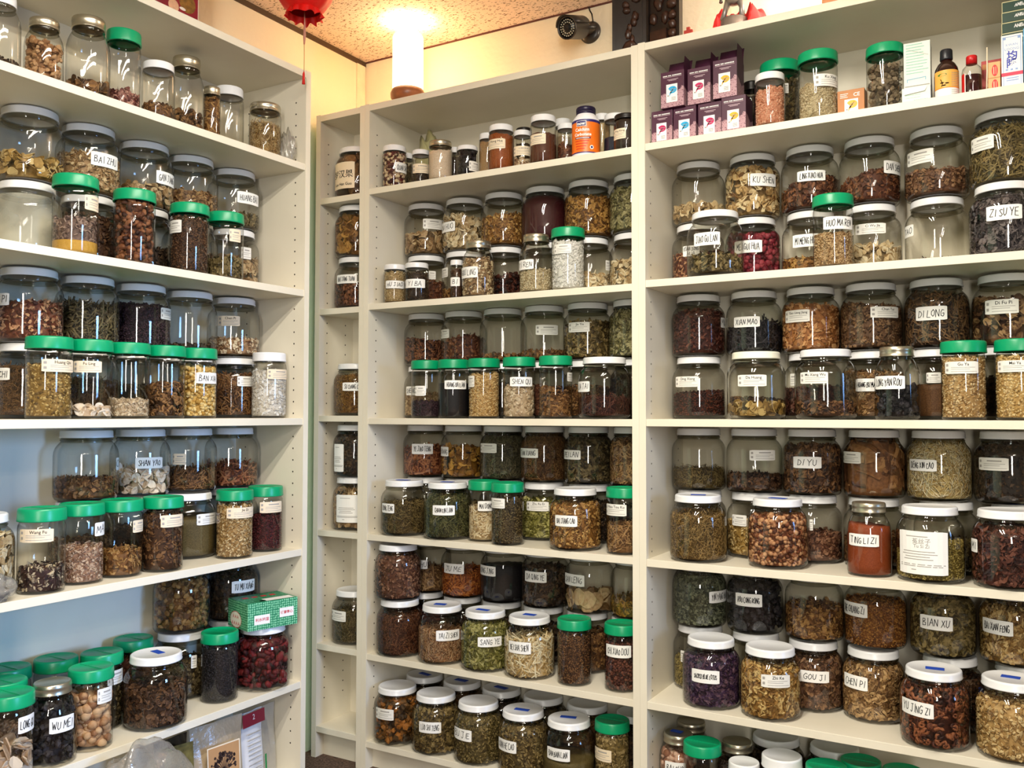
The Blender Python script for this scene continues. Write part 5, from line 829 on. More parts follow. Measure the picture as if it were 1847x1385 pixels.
 ('rF', 'G', 1.3466, 0.0389, 0.068, 0.0455, 0.172, 'g', 'chip:brown', 0.6, [], {}, 'green-lidded jar of brown chunks, on bottom shelf, bookcase with purple boxes'),
 ('rF', 'W', 1.1915, 0.2015, 0.068, 0.0705, 0.1635, 'w', 'chip:dark', 0.8, [], {}, 'white-lidded jar of dark contents, behind the BAI GUO jar'),
 ('rF', 'W', 1.3337, 0.2015, 0.068, 0.0705, 0.1635, 'w', 'chip:dark', 0.8, [], {}, 'white-lidded jar of black chips, on bottom shelf, bookcase with purple boxes'),
 ('rF', 'G', 1.4099, 0.1104, 0.068, 0.0455, 0.172, 'g', 'chip:dark', 0.8, [], {}, 'green-lidded jar of dark leaf, on bottom shelf, bookcase with purple boxes'),
 ('rF', 'G', 1.5045, 0.0977, 0.068, 0.0455, 0.172, 'g', 'chip:dark', 0.8, [], {}, 'green-lidded jar of dark stems, on bottom shelf, bookcase with purple boxes'),
]
CASES = dict(l='side wall bookcase', n='corner shelf tower', m='lamp bookcase', r='carton bookcase')
SHELVES = dict(A='top', B='second', C='third', D='fourth', E='fifth', F='bottom')
for idx, (place, t, x, y, z, r, h, lid, spec, fill, stickers, ex, label) in enumerate(JARS):
    rng = np.random.default_rng(900 + idx)
    root = thing('glass_jar', label, 'jar', (x, y, z + .0004), 0, 'jars on the %s shelf of the %s' % (SHELVES[place[1]], CASES[place[0]]))
    link('glass_body', glass_mesh(t, r, h, bool(ex.get('haze'))), root)
    lo = link('lid', lid_mesh(t, r, h, lid), root)
    if ex.get('tape'):
        a = rng.uniform(-.35, .25); w = rng.uniform(.017, .022) * (r / .07); d = rng.uniform(.008, .0105); c, s = math.cos(a), math.sin(a)
        zt = h - .0003
        MB().box((-w, -d, 0), (w, d, .0006), 0, ((c, -s, 0), (s, c, 0), (0, 0, 1)), (rng.uniform(-.006, .006), rng.uniform(-.012, .006), zt)).build('tape', TAPE, lo)
    if ex.get('sidetape'):
        mb = MB(); S = Surf(cyl=(r + .0006, -.55, h * .48)); patch(mb, S, 0, 0, .022, .026, 0, 0, 5); mb.build('tape', TAPE, root)
    if spec != 'none':
        c = link('contents', contents_mesh(t, r, h, spec, fill, ex.get('slope', 0), 31 + idx, x, y, ex.get('under')), root); c['kind'] = 'stuff'
    for st in stickers: sticker(root, r, st, rng)

# ------------------------------------------------------------------ things on top of the bookcases
def basis(rz): c, s = math.cos(rz), math.sin(rz); return (c, s, 0), (-s, c, 0)
def frame_panel(o, rz=0.0):
    """label surface on a front face looking to -y (rotated by rz): u to the viewer's side, v up"""
    c, s = math.cos(rz), math.sin(rz); return Surf(plane=(o, (c, s, 0), (0, 0, 1), (s, -c, 0)))
WOOD = mat('dark_turned_wood', '#8a5636', 0.35, vary=0.25, scale=40)
# glowing cylinder lamp
LX, LY, LZ = 0.0965, 0.092, 1.9979
lamp = thing('table_lamp', 'glowing white cylinder lamp on a brown wooden base, atop the bookcase', 'lamp', (LX, LY, LZ), 0)
MB().box((-.062, -.05, 0), (.058, .05, .012)).build('base_plate', WOOD, lamp, bevel=.002)
MB().lathe([(0, .012), (.034, .012), (.046, .022), (.053, .034), (.054, .046), (.049, .058), (.0, .060)], 40).build('base', WOOD, lamp)
nt = NT('lit_paper_shade'); nt.p.inputs['Base Color'].default_value = rgb('#fff4e2'); nt.p.inputs['Roughness'].default_value = 0.8
nt.p.inputs['Emission Color'].default_value = (1.0, 0.64, 0.32, 1); nt.p.inputs['Emission Strength'].default_value = 8.0
MB().lathe([(.0455, .058), (.0475, .064), (.0475, .222), (.045, .229), (.040, .231), (.039, .229), (.043, .224), (.0455, .216), (.0455, .066)], 44).build('shade', nt.m, lamp)
nb = NT('lamp_bulb_glow'); nb.p.inputs['Emission Color'].default_value = (1.0, 0.72, 0.42, 1); nb.p.inputs['Emission Strength'].default_value = 95
MB().lathe([(0, .125), (.015, .13), (.024, .15), (.028, .175), (.022, .195), (0, .204)], 20).build('bulb', nb.m, lamp)
# security camera on the back wall
CAM_D = mat('dark_grey_camera_shell', '#3a3531', 0.35, metal=.4); CAM_B = mat('black_camera_face', '#0e0d0d', 0.3)
LED = mat('pearl_led', '#d8d2bd', 0.3)
sec = thing('security_camera', 'dark bullet security camera with a ring of diodes, on the back wall', 'camera', (.634, WY, 2.195), 0)
F = Vector((.619, .160, 2.166)) - Vector(sec.location); T = Vector((.630, .240, 2.192)) - Vector(sec.location); ax = (F - T).normalized()
Mx = ax.to_track_quat('Z', 'Y').to_matrix().to_4x4(); Mx.translation = T; L = (F - T).length
MB().lathe([(0, 0), (.022, 0), (.029, .006), (.0315, .016), (.0315, L - .006), (.0325, L - .003), (.0325, L + .003), (.030, L + .003), (.029, L - .002), (0, L - .002)], 36, M=Mx).build('housing', CAM_D, sec)
mb = MB(); mb.lathe([(0, L - .0015), (.0285, L - .0015), (.0285, L - .001), (0, L - .0008)], 32, M=Mx); mb.lathe([(.0075, L - .001), (.0095, L + .003), (.0085, L + .0035), (0, L + .001)], 20, M=Mx); mb.build('lens', CAM_B, sec)
mb = MB()
for ring, n in ((.0155, 14), (.0225, 20)):
    for q in range(n):
        a = 2 * PI * q / n; m2 = Mx @ Matrix.Translation((ring * math.cos(a), ring * math.sin(a), L - .0012)); mb.lathe([(.0021, 0), (.0019, .0012), (0, .0016)], 8, M=m2)
mb.build('diode_ring', LED, sec)
mb = MB(); n = 14
up_ = Mx.to_3x3().inverted() @ Vector((0, 0, 1)); ph = math.atan2(up_.y, up_.x); pts = []
for zz in (.01, L + .018):
    for rr in (.0335, .0355):
        for q in range(n + 1):
            a = ph - 1.35 + 2.7 * q / n; pts.append(tuple(Mx @ Vector((rr * math.cos(a), rr * math.sin(a), zz + (0.0 if zz < .02 else -.012 * abs(q - n / 2) / (n / 2))))))
k = n + 1; fc = []
for q in range(n): fc += [(q, q + 1, 2 * k + q + 1, 2 * k + q), (k + q, 3 * k + q, 3 * k + q + 1, k + q + 1), (q, k + q, k + q + 1, q + 1), (2 * k + q, 2 * k + q + 1, 3 * k + q + 1, 3 * k + q)]
fc += [(0, 2 * k, 3 * k, k), (n, k + n, 3 * k + n, 2 * k + n)]
mb.add(pts, fc, 0, True).build('visor', CAM_D, sec)
Mw = Vector((0, -1, 0)).to_track_quat('Z', 'Y').to_matrix().to_4x4()
MB().lathe([(.0335, 0), (.0335, .004), (.028, .010), (.014, .014), (0, .014)], 36, M=Mw).build('wall_plate', CAM_D, sec)
MB().tube([(0, -.012, -.002), (.014, -.028, -.004), (.034, -.046, -.008), tuple(T + ax * .012)], [.011, .010, .010, .012], 12).build('bracket', CAM_D, sec)
MB().tube([(.012, -.006, .022), (.010, -.012, .05), (.000, -.006, .066), (-.004, -.003, .078)], .0022, 8).build('cable', CAM_B, sec)
# carved dark screen
EB = mat('carved_ebony_wood', '#1d1512', 0.28, vary=.3, scale=60); EB2 = mat('carved_rosewood', '#3a2218', 0.3, vary=.3, scale=60)
scr = thing('carved_screen', 'dark carved wooden folding screen standing on the bookcase tops', 'screen', (.873, .135, 2.0030), 0)
def leaf(w, rz, org, flip, seed):
    rng = np.random.default_rng(seed); h = .235; t = .012; c, s = math.cos(rz), math.sin(rz)
    Mr = Matrix(((c, -s, 0, org[0]), (s, c, 0, org[1]), (0, 0, 1, 0), (0, 0, 0, 1)))
    R3 = [[c, -s, 0], [s, c, 0], [0, 0, 1]]
    mb = MB().box((0, 0, 0), (w, t, h), 0, R3, org)
    for x0, x1 in ((0, .009), (w - .009, w)): mb.box((x0, -.006, 0), (x1, 0, h), 0, R3, org)
    for z0, z1 in ((0, .008), (h - .01, h)): mb.box((.009, -.005, z0), (w - .009, 0, z1), 0, R3, org)
    pl = mb.build('screen_leaf', EB, scr)
    m2 = MB()
    def blob(x, z, rx, rz_, d):
        v, f = ICO2; v = v * np.array([rx, d, rz_]) * rng.uniform(.85, 1.15, (len(v), 1)) + np.array([x, -.001, z]); v = v @ np.array(R3).T + np.array(org); m2.add(v, f, 0, True)
    if flip:
        m2.box((.014, -.007, .03), (w * .62, 0, .078), 0, R3, org)
        for z in (.02, .04, .06, .085, .11, .14, .17, .2): blob(w * .78, z, .013 + rng.uniform(0, .006), .013, .012)
        for q in range(6): blob(w * rng.uniform(.2, .6), rng.uniform(.09, .22), .012, .018, .009)
    else:
        blob(w * .5, .035, .022, .03, .012)
        for q in range(12): blob(w * .5 + rng.uniform(-.02, .02), .05 + q * .016, rng.uniform(.006, .014), rng.uniform(.009, .018), rng.uniform(.006, .012))
    m2.build('carving', EB2, pl)
leaf(.092, .42, (-.084, -.038, 0), False, 3); leaf(.104, -.18, (.0015, .0005, 0), True, 5)
# red cross
RED = mat('brick_red_paint', '#b5382c', 0.5)
rc = MB().prism([(-.0045, 0), (.0045, 0), (.0045, .043), (.0115, .043), (.0115, .053), (.0045, .053), (.0045, .061), (-.0045, .061), (-.0045, .053), (-.0115, .053), (-.0115, .043), (-.0045, .043)], ((0, 0, 0), (1, 0, 0), (0, 0, 1), (0, 1, 0)), .008).build('red_cross', RED, None, (1.0035, .10, 2.0009), bevel=.0006)
tag(rc, 'small red cross standing on the bookcase beside the carved screen', 'cross')
# figurine on red cloth
CLOTH = mat('scarlet_cloth', '#e02525', 0.75, vary=.15, bump=.3, bscale=50); PEWTER = mat('grey_pewter', '#8d8783', 0.35, metal=.6, vary=.2)
bm = bmesh.new(); bmesh.ops.create_icosphere(bm, subdivisions=5, radius=1.0); rr_ = random.Random(4)
for v in bm.verts:
    x, y, z = v.co; f = 1 + .16 * math.sin(7 * x + 3 * y) + .12 * math.sin(11 * y - 5 * x + 2) + .07 * math.sin(19 * x + 9 * z)
    v.co = (x * .068 * (1 + .1 * math.sin(9 * y)), y * .05, max(0, z) * (.060 + .035 * abs(x)) * f * 1.15 + (.006 if z > -.2 else 0))
for v in bm.verts:
    dd = math.hypot(v.co.x + .006, v.co.y + .023)
    if dd < .043: v.co.z = min(v.co.z, .003)
for fc in bm.faces: fc.smooth = True
me = bpy.data.meshes.new('red_cloth'); bm.to_mesh(me); bm.free(); me.materials.append(CLOTH)
rcl = link('red_cloth', me, None, (1.137, .105, 2.0008)); tag(rcl, 'bunched scarlet cloth on the bookcase under the grey figurine', 'cloth')
fig = thing('figurine', 'grey metal figurine with two splayed legs standing on red cloth', 'figurine', (1.131, .082, 2.0042), 0)
FZ0 = .029
MB().tube([(-.026, -.012, .012 + FZ0), (-.02, -.005, .04 + FZ0), (-.011, 0, .068 + FZ0)], [.007, .0065, .011], 12).build('leg', PEWTER, fig)
MB().tube([(.024, -.012, .012 + FZ0), (.021, -.004, .04 + FZ0), (.012, 0, .068 + FZ0)], [.007, .0065, .011], 12).build('leg', PEWTER, fig)
MB().lathe([(a, b + FZ0) for a, b in [(0, .05), (.017, .054), (.022, .066), (.023, .082), (.018, .1), (.011, .112), (.014, .118), (.014, .13), (.009, .14), (0, .143)]], 24).build('body', PEWTER, fig)
MB().tube([(-.02, 0, .09 + FZ0), (-.033, -.004, .075 + FZ0), (-.03, -.01, .06 + FZ0)], [.006, .005, .005], 10).build('arm', PEWTER, fig); MB().tube([(.02, 0, .09 + FZ0), (.033, -.004, .075 + FZ0), (.03, -.01, .06 + FZ0)], [.006, .005, .005], 10).build('arm', PEWTER, fig)
MB().lathe([(0, 0), (.036, 0), (.037, .005), (.033, .040), (0, .041)], 28).build('base', PEWTER, fig)
bx = MB().box((-.02, -.012, 0), (.02, .02, .052)).build('wooden_block', mat('tan_brown_block', '#9c6b48', .6), None, (1.365, .095, 2.0009), bevel=.002); tag(bx, 'tan brown block at the top edge, past the red cloth', 'block')
# maroon picture box on the side bookcase
MAROON = mat('maroon_print', '#8a1c2c', 0.35, vary=.15, scale=12)
pb = thing('picture_box', 'maroon carton printed with pale discs on top of the side bookcase', 'carton', (-.1, -.72, 1.9975), 0)
MB().box((-.05, -.2, 0), (-.0201, .1845, .24)).build('body', mat('white_board_edge', '#e6d8cc', .5), pb)
mb = MB().box((-.0201, -.197, .003), (-.0193, .1815, .237), 0)
mb.build('front_print', MAROON, pb)
mb = MB(); S = Surf(plane=((-.0193, .1045, .097), (0, 1, 0), (0, 0, 1), (1, 0, 0)))
def disc(mb, S, cx_, cy_, r, lift, mi, n=24, ry=None):
    a = np.linspace(0, 2 * PI, n, endpoint=False); mb.add(S(np.c_[cx_ + r * np.cos(a), cy_ + (ry or r) * np.sin(a)], lift), [tuple(range(n))], mi)
disc(mb, S, 0, 0, .0165, .0003, 0); disc(mb, S, .043, .022, .026, .0003, 1); disc(mb, S, .028, .002, .010, .0004, 2, ry=.004)
disc(mb, S, -.05, .03, .03, .0003, 3)
mb.build('printed_picture', [mat('pale_disc_print', '#e0b390', .4, vary=.15, scale=80), mat('golden_brown_print', '#8a6428', .4, vary=.4, scale=90), mat('white_print', '#efe9e2', .4), mat('rose_print', '#c0394b', .4)], pb)
# red lantern
SILK = mat('red_silk', '#e8140c', 0.55, vary=.12); GOLD = mat('gold_cord', '#a88448', 0.5)
lan = thing('hanging_lantern', 'red silk lantern with a tassel hanging from the ceiling by the corner', 'lantern', (.075, -.3445, CZ), 0)
mb = MB(); a_n = 72; prof = [(.02, -.010), (.048, -.018), (.068, -.040), (.0765, -.070), (.073, -.099), (.058, -.122), (.042, -.134)]
v = []; 
for i, (r_, z_) in enumerate(prof):
    for q in range(a_n):
        a = 2 * PI * q / a_n; rib = 1 + .035 * abs(math.sin(6 * a)) - .02; v.append((r_ * rib * math.cos(a), r_ * rib * math.sin(a), z_))
f = [(i * a_n + q, i * a_n + (q + 1) % a_n, (i + 1) * a_n + (q + 1) % a_n, (i + 1) * a_n + q) for i in range(len(prof) - 1) for q in range(a_n)]
mb.add(v, f, 0, True); mb.build('lantern_shade', SILK, lan)
mb = MB(); v = []
for i, (r_, z_) in enumerate(((.043, -.132), (.047, -.143), (.049, -.152))):
    for q in range(96):
        a = 2 * PI * q / 96; v.append(((r_ + .006 * math.sin(12 * a) * i * .5) * math.cos(a), (r_ + .006 * math.sin(12 * a) * i * .5) * math.sin(a), z_ + (.004 * math.sin(10 * a + 1) if i == 2 else 0)))
mb.add(v, [(i * 96 + q, i * 96 + (q + 1) % 96, (i + 1) * 96 + (q + 1) % 96, (i + 1) * 96 + q) for i in range(2) for q in range(96)], 0, True)
mb.build('fringe', SILK, lan)
MB().lathe([(0, 0), (.012, 0), (.012, -.004), (.003, -.006), (.003, -.012), (.019, -.012), (.019, -.015), (0, -.015)], 20).build('hanger', GOLD, lan)
MB().tube([(0, 0, -.132), (.001, 0, -.16), (.001, 0, -.2), (0, 0, -.225)], [.0014, .0018, .004, .0022], 8).build('bead', mat('pink_bead', '#c98a78', .4), lan)
MB().tube([(0, 0, -.222), (.0008, 0, -.26), (0, 0, -.302)], .0009, 6).build('cord', GOLD, lan)
MB().tube([(0, 0, -.300), (0, -.001, -.307), (-.001, 0, -.318), (-.002, .001, -.334)], [.0015, .0032, .0034, .0045], 10).build('tassel', mat('red_tassel', '#d8251c', .7, bump=.5, bscale=120), lan)

# ------------------------------------------------------------------ cartons and bottles on the top shelf beside the jars
PURPLE = mat('plum_card', '#4a1f38', 0.4, vary=.06); LACE = None
def lace_mat():
    nt = NT('plum_lace_print'); p = nt.p; tc = nt.add('ShaderNodeTexCoord'); vo = nt.add('ShaderNodeTexVoronoi'); vo.inputs['Scale'].default_value = 210; vo.feature = 'DISTANCE_TO_EDGE'
    nt.link(tc.outputs['Object'], vo.inputs['Vector']); r = ramp(nt, [(.10, rgb('#b9929a')), (.3, rgb('#7c4f60'))]); nt.link(vo.outputs['Distance'], r.inputs['Fac']); nt.link(r.outputs['Color'], p.inputs['Base Color']); p.inputs['Roughness'].default_value = .45
    return nt.m
LACE = lace_mat(); WHITE = mat('white_card_print', '#f2f0ee', .5); PINKINK = mat('pale_pink_print', '#cdb3bd', .5)
CY = dict(blue=mat('cyan_logo_ink', '#22a7dc', .5), magenta=mat('magenta_logo_ink', '#c2145e', .5), yellow=mat('amber_logo_ink', '#f0b21c', .5))
def comma(mb, S, cx_, cy_, r, lift, mi):
    """a rounded speech-mark: a disc with a tail at lower left"""
    a = np.linspace(-2.2, 2.75, 26); out = [(cx_ + r * math.cos(q), cy_ + r * .78 * math.sin(q)) for q in a]
    out += [(cx_ - r * .55, cy_ - r * .12), (cx_ - r * .15, cy_ - r * .35), (cx_ - r * .75, cy_ - r * 1.45)]
    mb.add(S(np.array(out), lift), [tuple(range(len(out)))], mi)
def logo_sticker(parent, S, u, v, w, h, col):
    mb = MB(); patch(mb, S, u, v, u + w, v + h, .0005, 0, 1); comma(mb, S, u + w * .55, v + h * .68, w * .40, .0007, 1)
    for q, e in ((.70, .5), (.58, .4)): patch(mb, S, u + w * .36, v + h * q, u + w * (.36 + e), v + h * (q + .03), .0009, 2, 1)
    for q in (.10, .17, .24): patch(mb, S, u + w * .46, v + h * q, u + w * .86, v + h * (q + .03), .0007, 2, 1)
    patch(mb, S, u + w * .1, v + h * .33, u + w * .24, v + h * .40, .0007, 2, 1)
    mb.build('logo_sticker', [WHITE, CY[col], PRINT], parent)
def plum_carton(x0, x1, y0, z0, h, col, label, flap=False, rz=0.0):
    w = x1 - x0; d = .062; root = thing('needle_carton', label, 'carton', (x0, y0, z0), rz, 'plum cartons stacked on the top shelf')
    MB().box((0, 0, 0), (w, d, h), 0).build('carton_body', PURPLE, root, bevel=.0007)
    S = frame_panel((0, 0, 0)); mb = MB()
    sky = [(.0005, .0005), (w - .0005, .0005), (w - .0005, h * .53), (w * .90, h * .55), (w * .84, h * .47), (w * .70, h * .43), (w * .60, h * .40), (w * .44, h * .37), (w * .28, h * .35), (w * .20, h * .40), (w * .12, h * .41), (w * .06, h * .37), (.0005, h * .38)]
    mb.add(S(np.array(sky), .0003), [tuple(range(len(sky)))], 0)
    side = [(0.0005, .0005), (d - .0005, .0005), (d - .0005, h * .46), (d * .6, h * .36), (d * .3, h * .46), (.0005, h * .52)]
    S2 = Surf(plane=((w, 0, 0), (0, 1, 0), (0, 0, 1), (1, 0, 0))); mb.add(S2(np.array(side), .0003), [tuple(range(len(side)))], 0)
    mb.build('lace_print', LACE, root)
    mb = MB()
    for q in range(14): patch(mb, S, w * (.10 + q * .057), h * .865, w * (.10 + q * .057 + (.045 if q not in (3, 6) else .02)), h * .895, .0004, 0, 1)
    patch(mb, S, w * .10, h * .835, w * .9, h * .845, .0004, 1, 1); patch(mb, S, w * .28, h * .765, w * .76, h * .778, .0004, 1, 1); patch(mb, S, w * .34, h * .735, w * .68, h * .747, .0004, 1, 1)
    mb.build('printed_lettering', [WHITE, PINKINK], root)
    logo_sticker(root, S, w * .24, h * .14, w * .48, h * .50, col)
    if flap:
        mb = MB(); n = 8; t = .0006; out = []
        for q in range(n + 1):
            u = q / n; yy = d - .004 - .028 * u * u * 0 + .030 * u ** 1.5 - .02 * u; zz = h + .045 * u
            out.append((yy, zz))
        for s, xs in ((0, (0.0, w)),):
            v = [(x, yy + o, zz) for o in (0, t) for (yy, zz) in out for x in (0, w)]
            k = 2 * (n + 1); f = [(2 * i, 2 * i + 1, 2 * i + 3, 2 * i + 2) for i in range(n)] + [(k + 2 * i, k + 2 * i + 2, k + 2 * i + 3, k + 2 * i + 1) for i in range(n)] + [(2 * i, 2 * i + 2, k + 2 * i + 2, k + 2 * i) for i in range(n)] + [(2 * i + 1, k + 2 * i + 1, k + 2 * i + 3, 2 * i + 3) for i in range(n)]
            mb.add(v, f, 0, True)
        mb.build('lid_flap', PURPLE, root)
        mb = MB(); v = []                                           # the side wing, curving back from the front corner
        m_ = 8
        for q in range(m_ + 1):
            u = q / m_; v += [(w - .0004 + .0006 * math.sin(u * 3), .001 + .008 * u ** 2, h + .037 * u), (w - .0004, d - .004 - .012 * u, h + .037 * u)]
        mb.add(v, [(2 * i, 2 * i + 1, 2 * i + 3, 2 * i + 2) for i in range(m_)], 0, True)
        mb.add([(a - .0006, b, c) for a, b, c in v], [(2 * i, 2 * i + 2, 2 * i + 3, 2 * i + 1) for i in range(m_)], 0, True)
        mb.build('side_flap', PURPLE, root)
    return root
RZ_A = 1.7395 + .0003
LOW = [(.9250, .9815, .040, .0915, 'magenta', 'plum carton with magenta logo, bottom row against the bookcase side'), (.9835, 1.0435, .042, .0915, 'blue', 'plum carton with blue logo in the bottom row'),
       (1.0485, 1.1085, .044, .0915, 'magenta', 'plum carton with magenta logo in the bottom row, beside the amber one'), (1.1115, 1.1725, .036, .0940, 'yellow', 'plum carton with amber logo in the bottom row, by the pink granules')]
for x0, x1, y0, h, col, lab in LOW: plum_carton(x0, x1, y0, RZ_A, h, col, lab)
UP = [(.9545, 1.0165, .030, 'blue', 'open plum carton with blue logo, on the top row'), (1.0225, 1.0825, .040, 'magenta', 'open plum carton with magenta logo, middle of the top row'), (1.0900, 1.1510, .036, 'yellow', 'open plum carton with amber logo, on the top row')]
for i, (x0, x1, y0, col, lab) in enumerate(UP): plum_carton(x0, x1, y0, RZ_A + .0920 + (.0025 if i == 2 else 0), .0930 + (.004 if i == 2 else 0), col, lab, True)
# small orange brown box
KRAFT = mat('orange_brown_card', '#b9742f', .5, vary=.08)
ob = thing('small_box', 'small orange brown box between the green-lidded jars on the top shelf', 'box', (1.384, .055, RZ_A), 0)
MB().box((0, 0, 0), (.060, .045, .0665)).build('carton_body', KRAFT, ob, bevel=.0006)
S = frame_panel((0, 0, 0)); mb = MB(); type_text(mb, S, 'CE', .036, .049, .050, .059, .0004, 0, .02)
for q, e in ((.057, .018), (.053, .015), (.049, .017)): patch(mb, S, .006, q, .006 + e, q + .0014, .0004, 0, 1)
mb.build('printed_lettering', WHITE, ob); logo_sticker(ob, S, .016, .006, .03, .038, 'yellow')
# pale green medicine carton
PALE = mat('pale_mint_card', '#dfe6dc', .5, vary=.04); MINT = mat('mint_print', '#8cc7b4', .5); SKY = mat('sky_blue_print', '#6aaed0', .5)
mc = thing('medicine_carton', 'pale mint medicine carton with its lower flap torn open', 'carton', (1.529, .045, RZ_A), .03)
MB().box((.001, 0, .042), (.056, .05, .146)).build('upper_carton', PALE, mc, bevel=.0006); MB().box((-.003, -.006, 0), (.056, .048, .0418)).build('lower_carton', PALE, mc, bevel=.0006)
S = frame_panel((0, 0, 0)); mb = MB(); rng = np.random.default_rng(8)
for q in np.arange(.075, .14, .0065): patch(mb, S, .006, q, .006 + rng.uniform(.03, .046), q + .0016, .0004, 0, 2)
line(mb, S, [(.007, .132), (.052, .113)], .0007, .0005, 2)
line(mb, S, [(.008, .056), (.008, .062), (.046, .064), (.046, .058)], .0014, .0005, 1)
patch(mb, S, .003, .0455, .054, .0475, .0005, 2, 2)
S2 = frame_panel((0, -.006, 0))
for q in (.018, .024, .030): patch(mb, S2, .004, q, .035, q + .0008, .0004, 0, 2)
for q in range(7): patch(mb, S2, .022 + q * .0042, .004, .025 + q * .0042, .013, .0004, 0, 1)
mb.build('printed_lettering', [MINT, SKY, PRINT], mc)
MB().add([(.003, -.0065, .0415), (.05, -.0065, .0415), (.044, -.0095, .030), (.002, -.0095, .026), (.003, -.0058, .0415), (.05, -.0058, .0415), (.044, -.0088, .030), (.002, -.0088, .026)], [(0, 3, 2, 1), (4, 5, 6, 7), (0, 1, 5, 4), (2, 3, 7, 6), (1, 2, 6, 5), (3, 0, 4, 7)]).build('torn_flap', WHITE, mc)
# blue sliver carton behind the brown bottle
nb_ = MB().box((0, 0, 0), (.012, .05, .07)).build('blue_carton', mat('violet_blue_card', '#2f2f86', .5), None, (1.5895, .075, RZ_A), bevel=.0006); tag(nb_, 'narrow violet blue carton behind the brown syrup bottle', 'carton')
# brown syrup bottle
BROWN = mat('brown_bottle_glass', '#2a100a', .08, spec=.7); BLK = mat('black_screw_cap', '#1b1d24', .35); ORL = mat('orange_label', '#f0b04e', .5, vary=.05)
sb = thing('syrup_bottle', 'brown syrup bottle with a black cap and an orange and white label', 'bottle', (1.6165, .055, RZ_A), 0)
R_ = .0245
MB().lathe([(0, .001), (R_ * .9, 0), (R_, .003), (R_, .066), (R_ * .95, .074), (R_ * .72, .085), (R_ * .46, .091), (R_ * .44, .096), (0, .096)], 40).build('bottle_body', BROWN, sb)
mb = MB(); mb.lathe([(0, .094), (R_ * .52, .094), (R_ * .54, .096), (R_ * .52, .115), (R_ * .47, .1175), (0, .1175)], 32); mb.build('cap', BLK, sb)
S = Surf(cyl=(R_ + .0004, -2.75, 0)); mb = MB(); patch(mb, S, 0, .026, R_ * 3.6, .066, 0, 0, 24); patch(mb, S, 0, .004, R_ * 3.6, .026, 0, 1, 24); patch(mb, S, 0, .0255, R_ * 3.6, .0275, .0002, 2, 24)
for q in np.arange(.03, .062, .004): patch(mb, S, .041, q, .041 + .022, q + .0011, .0003, 3, 3)
for q in np.arange(.008, .022, .004): patch(mb, S, .041, q, .041 + .018, q + .0008, .0003, 3, 3)
disc(mb, S, .022, .056, .010, .0003, 4, ry=.003)
for dx, dy in ((0, 0), (.006, .004), (-.004, .006)): disc(mb, S, .026 + dx, .032 + dy, .0045, .0003, 5, 12, ry=.0014)
line(mb, S, [(.019, .046), (.023, .036), (.021, .030)], .0016, .0003, 5)
mb.build('label', [ORL, WHITE, mat('deep_orange_print', '#e08a2a', .5), PRINT, mat('leaf_green_print', '#3f7d2a', .5), INK], sb)
# red capped bottle
RCAP = mat('red_screw_cap', '#c4161c', .35); WINE = mat('dark_red_liquid', '#35060a', .12, spec=.6)
rb = thing('medicine_bottle', 'small bottle of dark red liquid with a red cap', 'bottle', (1.6665, .055, RZ_A), 0)
R_ = .0200
MB().lathe([(0, .0012), (R_ * .9, 0), (R_, .003), (R_, .058), (R_ * .93, .066), (R_ * .6, .073), (R_ * .5, .076), (R_ * .5, .079), (0, .079)], 36).build('bottle_body', GLASS, rb)
MB().lathe([(0, .002), (R_ * .93, .002), (R_ * .95, .004), (R_ * .95, .049), (0, .0495)], 36).build('liquid', WINE, rb)
MB().lathe([(0, .076), (R_ * .56, .076), (R_ * .56, .0925), (R_ * .5, .094), (0, .094)], 28).build('cap', RCAP, rb)
S = Surf(cyl=(R_ + .0004, -2.9, 0)); mb = MB(); patch(mb, S, 0, .006, R_ * .62, .053, 0, 0, 8); patch(mb, S, R_ * .62, .006, R_ * .74, .053, 0, 1, 2); mb.build('label', [RCAP, WHITE], rb)
# red carton behind
rx = thing('red_carton', 'red and tan carton lying behind the red-capped bottle', 'carton', (1.683, .105, RZ_A), 0)
MB().box((0, 0, 0), (.052, .03, .096)).build('carton_body', mat('red_card', '#b3221c', .45), rx, bevel=.0006)
S = frame_panel((0, 0, 0)); mb = MB(); patch(mb, S, .002, .076, .046, .088, .0004, 0, 1)
vS = Surf(plane=((.018, 0, .012), (0, 0, 1), (-1, 0, 0), (0, -1, 0))); type_text(mb, vS, 'plus', 0, 0, .04, .012, .0005, 1, .03)
mb.build('printed_lettering', [KRAFT, mat('cream_print', '#e8d8b8', .5)], rx)
# tan box with red ovals and a stick
tb = thing('tan_box', 'small tan box with red ovals, beside the blue and white carton', 'box', (1.6985, .043, RZ_A), 0)
MB().box((0, 0, 0), (.0235, .04, .069)).build('carton_body', mat('tan_card', '#d2a970', .5), tb, bevel=.0005)
S = frame_panel((0, 0, 0)); mb = MB()
for cy__ in (.050, .018): disc(mb, S, .013, cy__, .0058, .0004, 0, 20, ry=.0125); patch(mb, S, .0105, cy__ - .008, .0118, cy__ + .008, .0006, 1, 1); patch(mb, S, .0148, cy__ - .008, .0155, cy__ + .008, .0006, 1, 1)
patch(mb, S, 0, .0335, .0235, .035, .0004, 2, 1); mb.build('printed_emblem', [mat('scarlet_print', '#cf1f22', .5), mat('pale_tan_print', '#ecd7ae', .5), KRAFT], tb)
ws = MB().tube([(0, 0, 0), (.002, .0, .05), (.0025, 0, .103)], .0015, 8).build('white_stick', mat('ivory_stick', '#e9dcc0', .5), None, (1.6950, .042, RZ_A)); tag(ws, 'thin ivory stick standing upright beside the tan box', 'stick')
